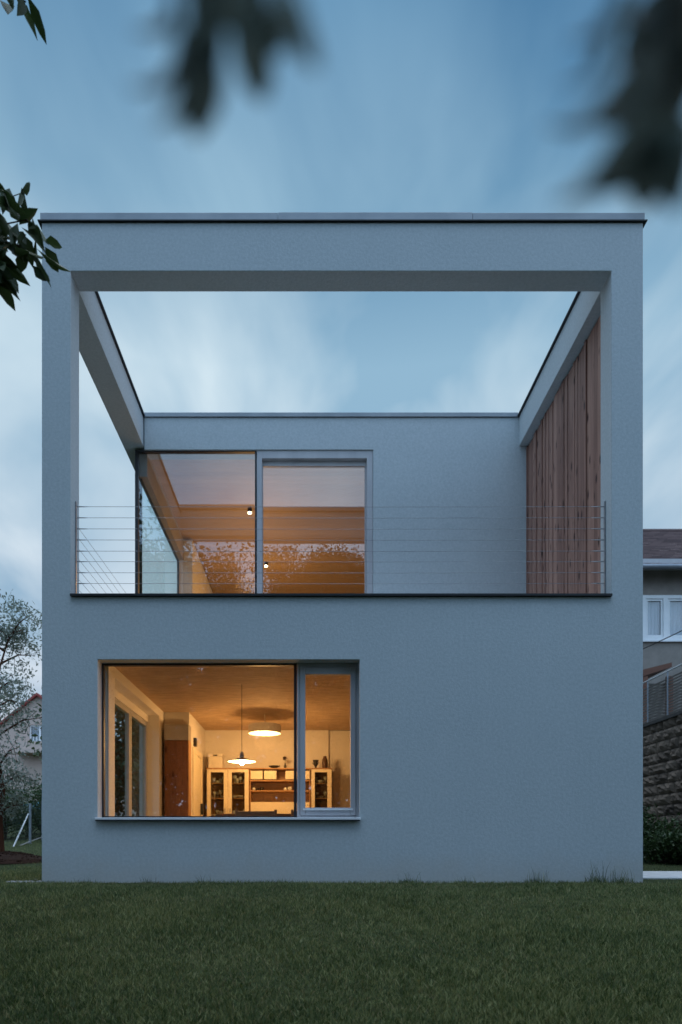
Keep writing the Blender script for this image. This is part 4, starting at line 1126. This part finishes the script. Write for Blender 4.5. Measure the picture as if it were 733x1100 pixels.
# cloud sheet: project directions on a plane high above so that the streaks run with perspective
den = nd(nt, 'ShaderNodeMath', operation='MAXIMUM'); den.inputs[1].default_value = 0.0
nt.links.new(sep.outputs['Z'], den.inputs[0])
den2 = nd(nt, 'ShaderNodeMath', operation='ADD'); den2.inputs[1].default_value = 0.18
nt.links.new(den.outputs[0], den2.inputs[0])
dv = nd(nt, 'ShaderNodeMath', operation='DIVIDE'); dv.inputs[0].default_value = 1.0; nt.links.new(den2.outputs[0], dv.inputs[1])
sc_ = nd(nt, 'ShaderNodeVectorMath', operation='SCALE'); nt.links.new(tc.outputs['Generated'], sc_.inputs[0]); nt.links.new(dv.outputs[0], sc_.inputs['Scale'])
mp = nt.nodes.new('ShaderNodeMapping'); mp.inputs['Scale'].default_value = (1.5, 0.75, 1.0); mp.inputs['Rotation'].default_value = (0, 0, math.radians(-12)); mp.inputs['Location'].default_value = (0.4, 0.3, 0)
nt.links.new(sc_.outputs[0], mp.inputs['Vector'])
n1 = nd(nt, 'ShaderNodeTexNoise', Scale=1.7, Detail=5, Roughness=0.48, Distortion=0.4); nt.links.new(mp.outputs[0], n1.inputs['Vector'])
elev = ramp(nt, sep.outputs['Z'], [(0.0, (0.58, 0.66, 0.79)), (0.3, (0.52, 0.65, 0.78)), (0.57, (0.55, 0.72, 0.84)), (0.68, (0.25, 0.44, 0.61)), (0.78, (0.125, 0.285, 0.47)), (0.92, (2.9, 3.15, 3.5))])
cl_ = ramp(nt, n1.outputs['Fac'], [(0.36, (0.55, 0.70, 0.80)), (0.64, (1.38, 1.25, 1.16))])
mul = nd(nt, 'ShaderNodeMixRGB', blend_type='MULTIPLY'); mul.inputs['Fac'].default_value = 1.0
nt.links.new(elev, mul.inputs['Color1']); nt.links.new(cl_, mul.inputs['Color2'])
# Nishita contributes the clear part of the sky and the side the light comes from
ns = nd(nt, 'ShaderNodeVectorMath', operation='SCALE'); ns.inputs['Scale'].default_value = 0.10
nt.links.new(sky.outputs[0], ns.inputs[0])
beh = nd(nt, 'ShaderNodeMapRange', interpolation_type='SMOOTHSTEP')
for k_, v_ in (('From Min', 0.25), ('From Max', -0.45), ('To Min', 0.0), ('To Max', 1.0)): beh.inputs[k_].default_value = v_
nt.links.new(sep.outputs['Y'], beh.inputs['Value'])
bcol = nd(nt, 'ShaderNodeMixRGB'); bcol.inputs['Color1'].default_value = (1.05, 1.05, 1.05, 1); bcol.inputs['Color2'].default_value = (1.55, 1.8, 2.1, 1)
nt.links.new(beh.outputs[0], bcol.inputs['Fac'])
mul2 = nd(nt, 'ShaderNodeMixRGB', blend_type='MULTIPLY'); mul2.inputs['Fac'].default_value = 1.0
nt.links.new(mul.outputs[0], mul2.inputs['Color1']); nt.links.new(bcol.outputs[0], mul2.inputs['Color2'])
mul = mul2
mx = nd(nt, 'ShaderNodeMixRGB'); mx.inputs['Fac'].default_value = 0.9
nt.links.new(ns.outputs[0], mx.inputs['Color1']); nt.links.new(mul.outputs[0], mx.inputs['Color2'])
nt.links.new(mx.outputs[0], bg.inputs['Color']); bg.inputs['Strength'].default_value = 1.0

sl_ = bpy.data.lights.new('sun', 'SUN'); sl_.energy = 0.18; sl_.angle = math.radians(50); sl_.color = (1.0, 0.82, 0.78)
so = bpy.data.objects.new('sun', sl_); C.objects.link(so)
dirv = Vector((-math.cos(math.radians(40)) * 0.98, math.cos(math.radians(40)) * 0.2, -math.sin(math.radians(40))))
so.rotation_euler = dirv.to_track_quat('-Z', 'Y').to_euler()

cam = bpy.data.cameras.new('camera'); co = bpy.data.objects.new('camera', cam); C.objects.link(co)
co.location = (0, -D, ZE); co.rotation_euler = (math.radians(90), 0, 0)
cam.sensor_width = 36; cam.lens = 24; cam.sensor_fit = 'AUTO'
cam.shift_x = (366.5 - CX) / 1100; cam.shift_y = (CY - 550) / 1100
cam.clip_start = 0.05; cam.clip_end = 2000
cam.dof.use_dof = True; cam.dof.focus_distance = 6.2; cam.dof.aperture_fstop = 2.1
sc.camera = co
sc.view_settings.view_transform = 'Standard'; sc.view_settings.look = 'None'; sc.view_settings.exposure = 0; sc.view_settings.gamma = 1
sc.view_settings.use_curve_mapping = False
sc.render.engine = 'CYCLES'
sc.cycles.use_denoising = True
sc.cycles.denoiser = 'OPENIMAGEDENOISE'; sc.cycles.denoising_prefilter = 'ACCURATE'; sc.cycles.denoising_input_passes = 'RGB_ALBEDO_NORMAL'
sc.cycles.max_bounces = 10; sc.cycles.transparent_max_bounces = 24; sc.cycles.diffuse_bounces = 5; sc.cycles.glossy_bounces = 5
sc.cycles.sample_clamp_indirect = 4.0; sc.cycles.caustics_reflective = False; sc.cycles.caustics_refractive = False
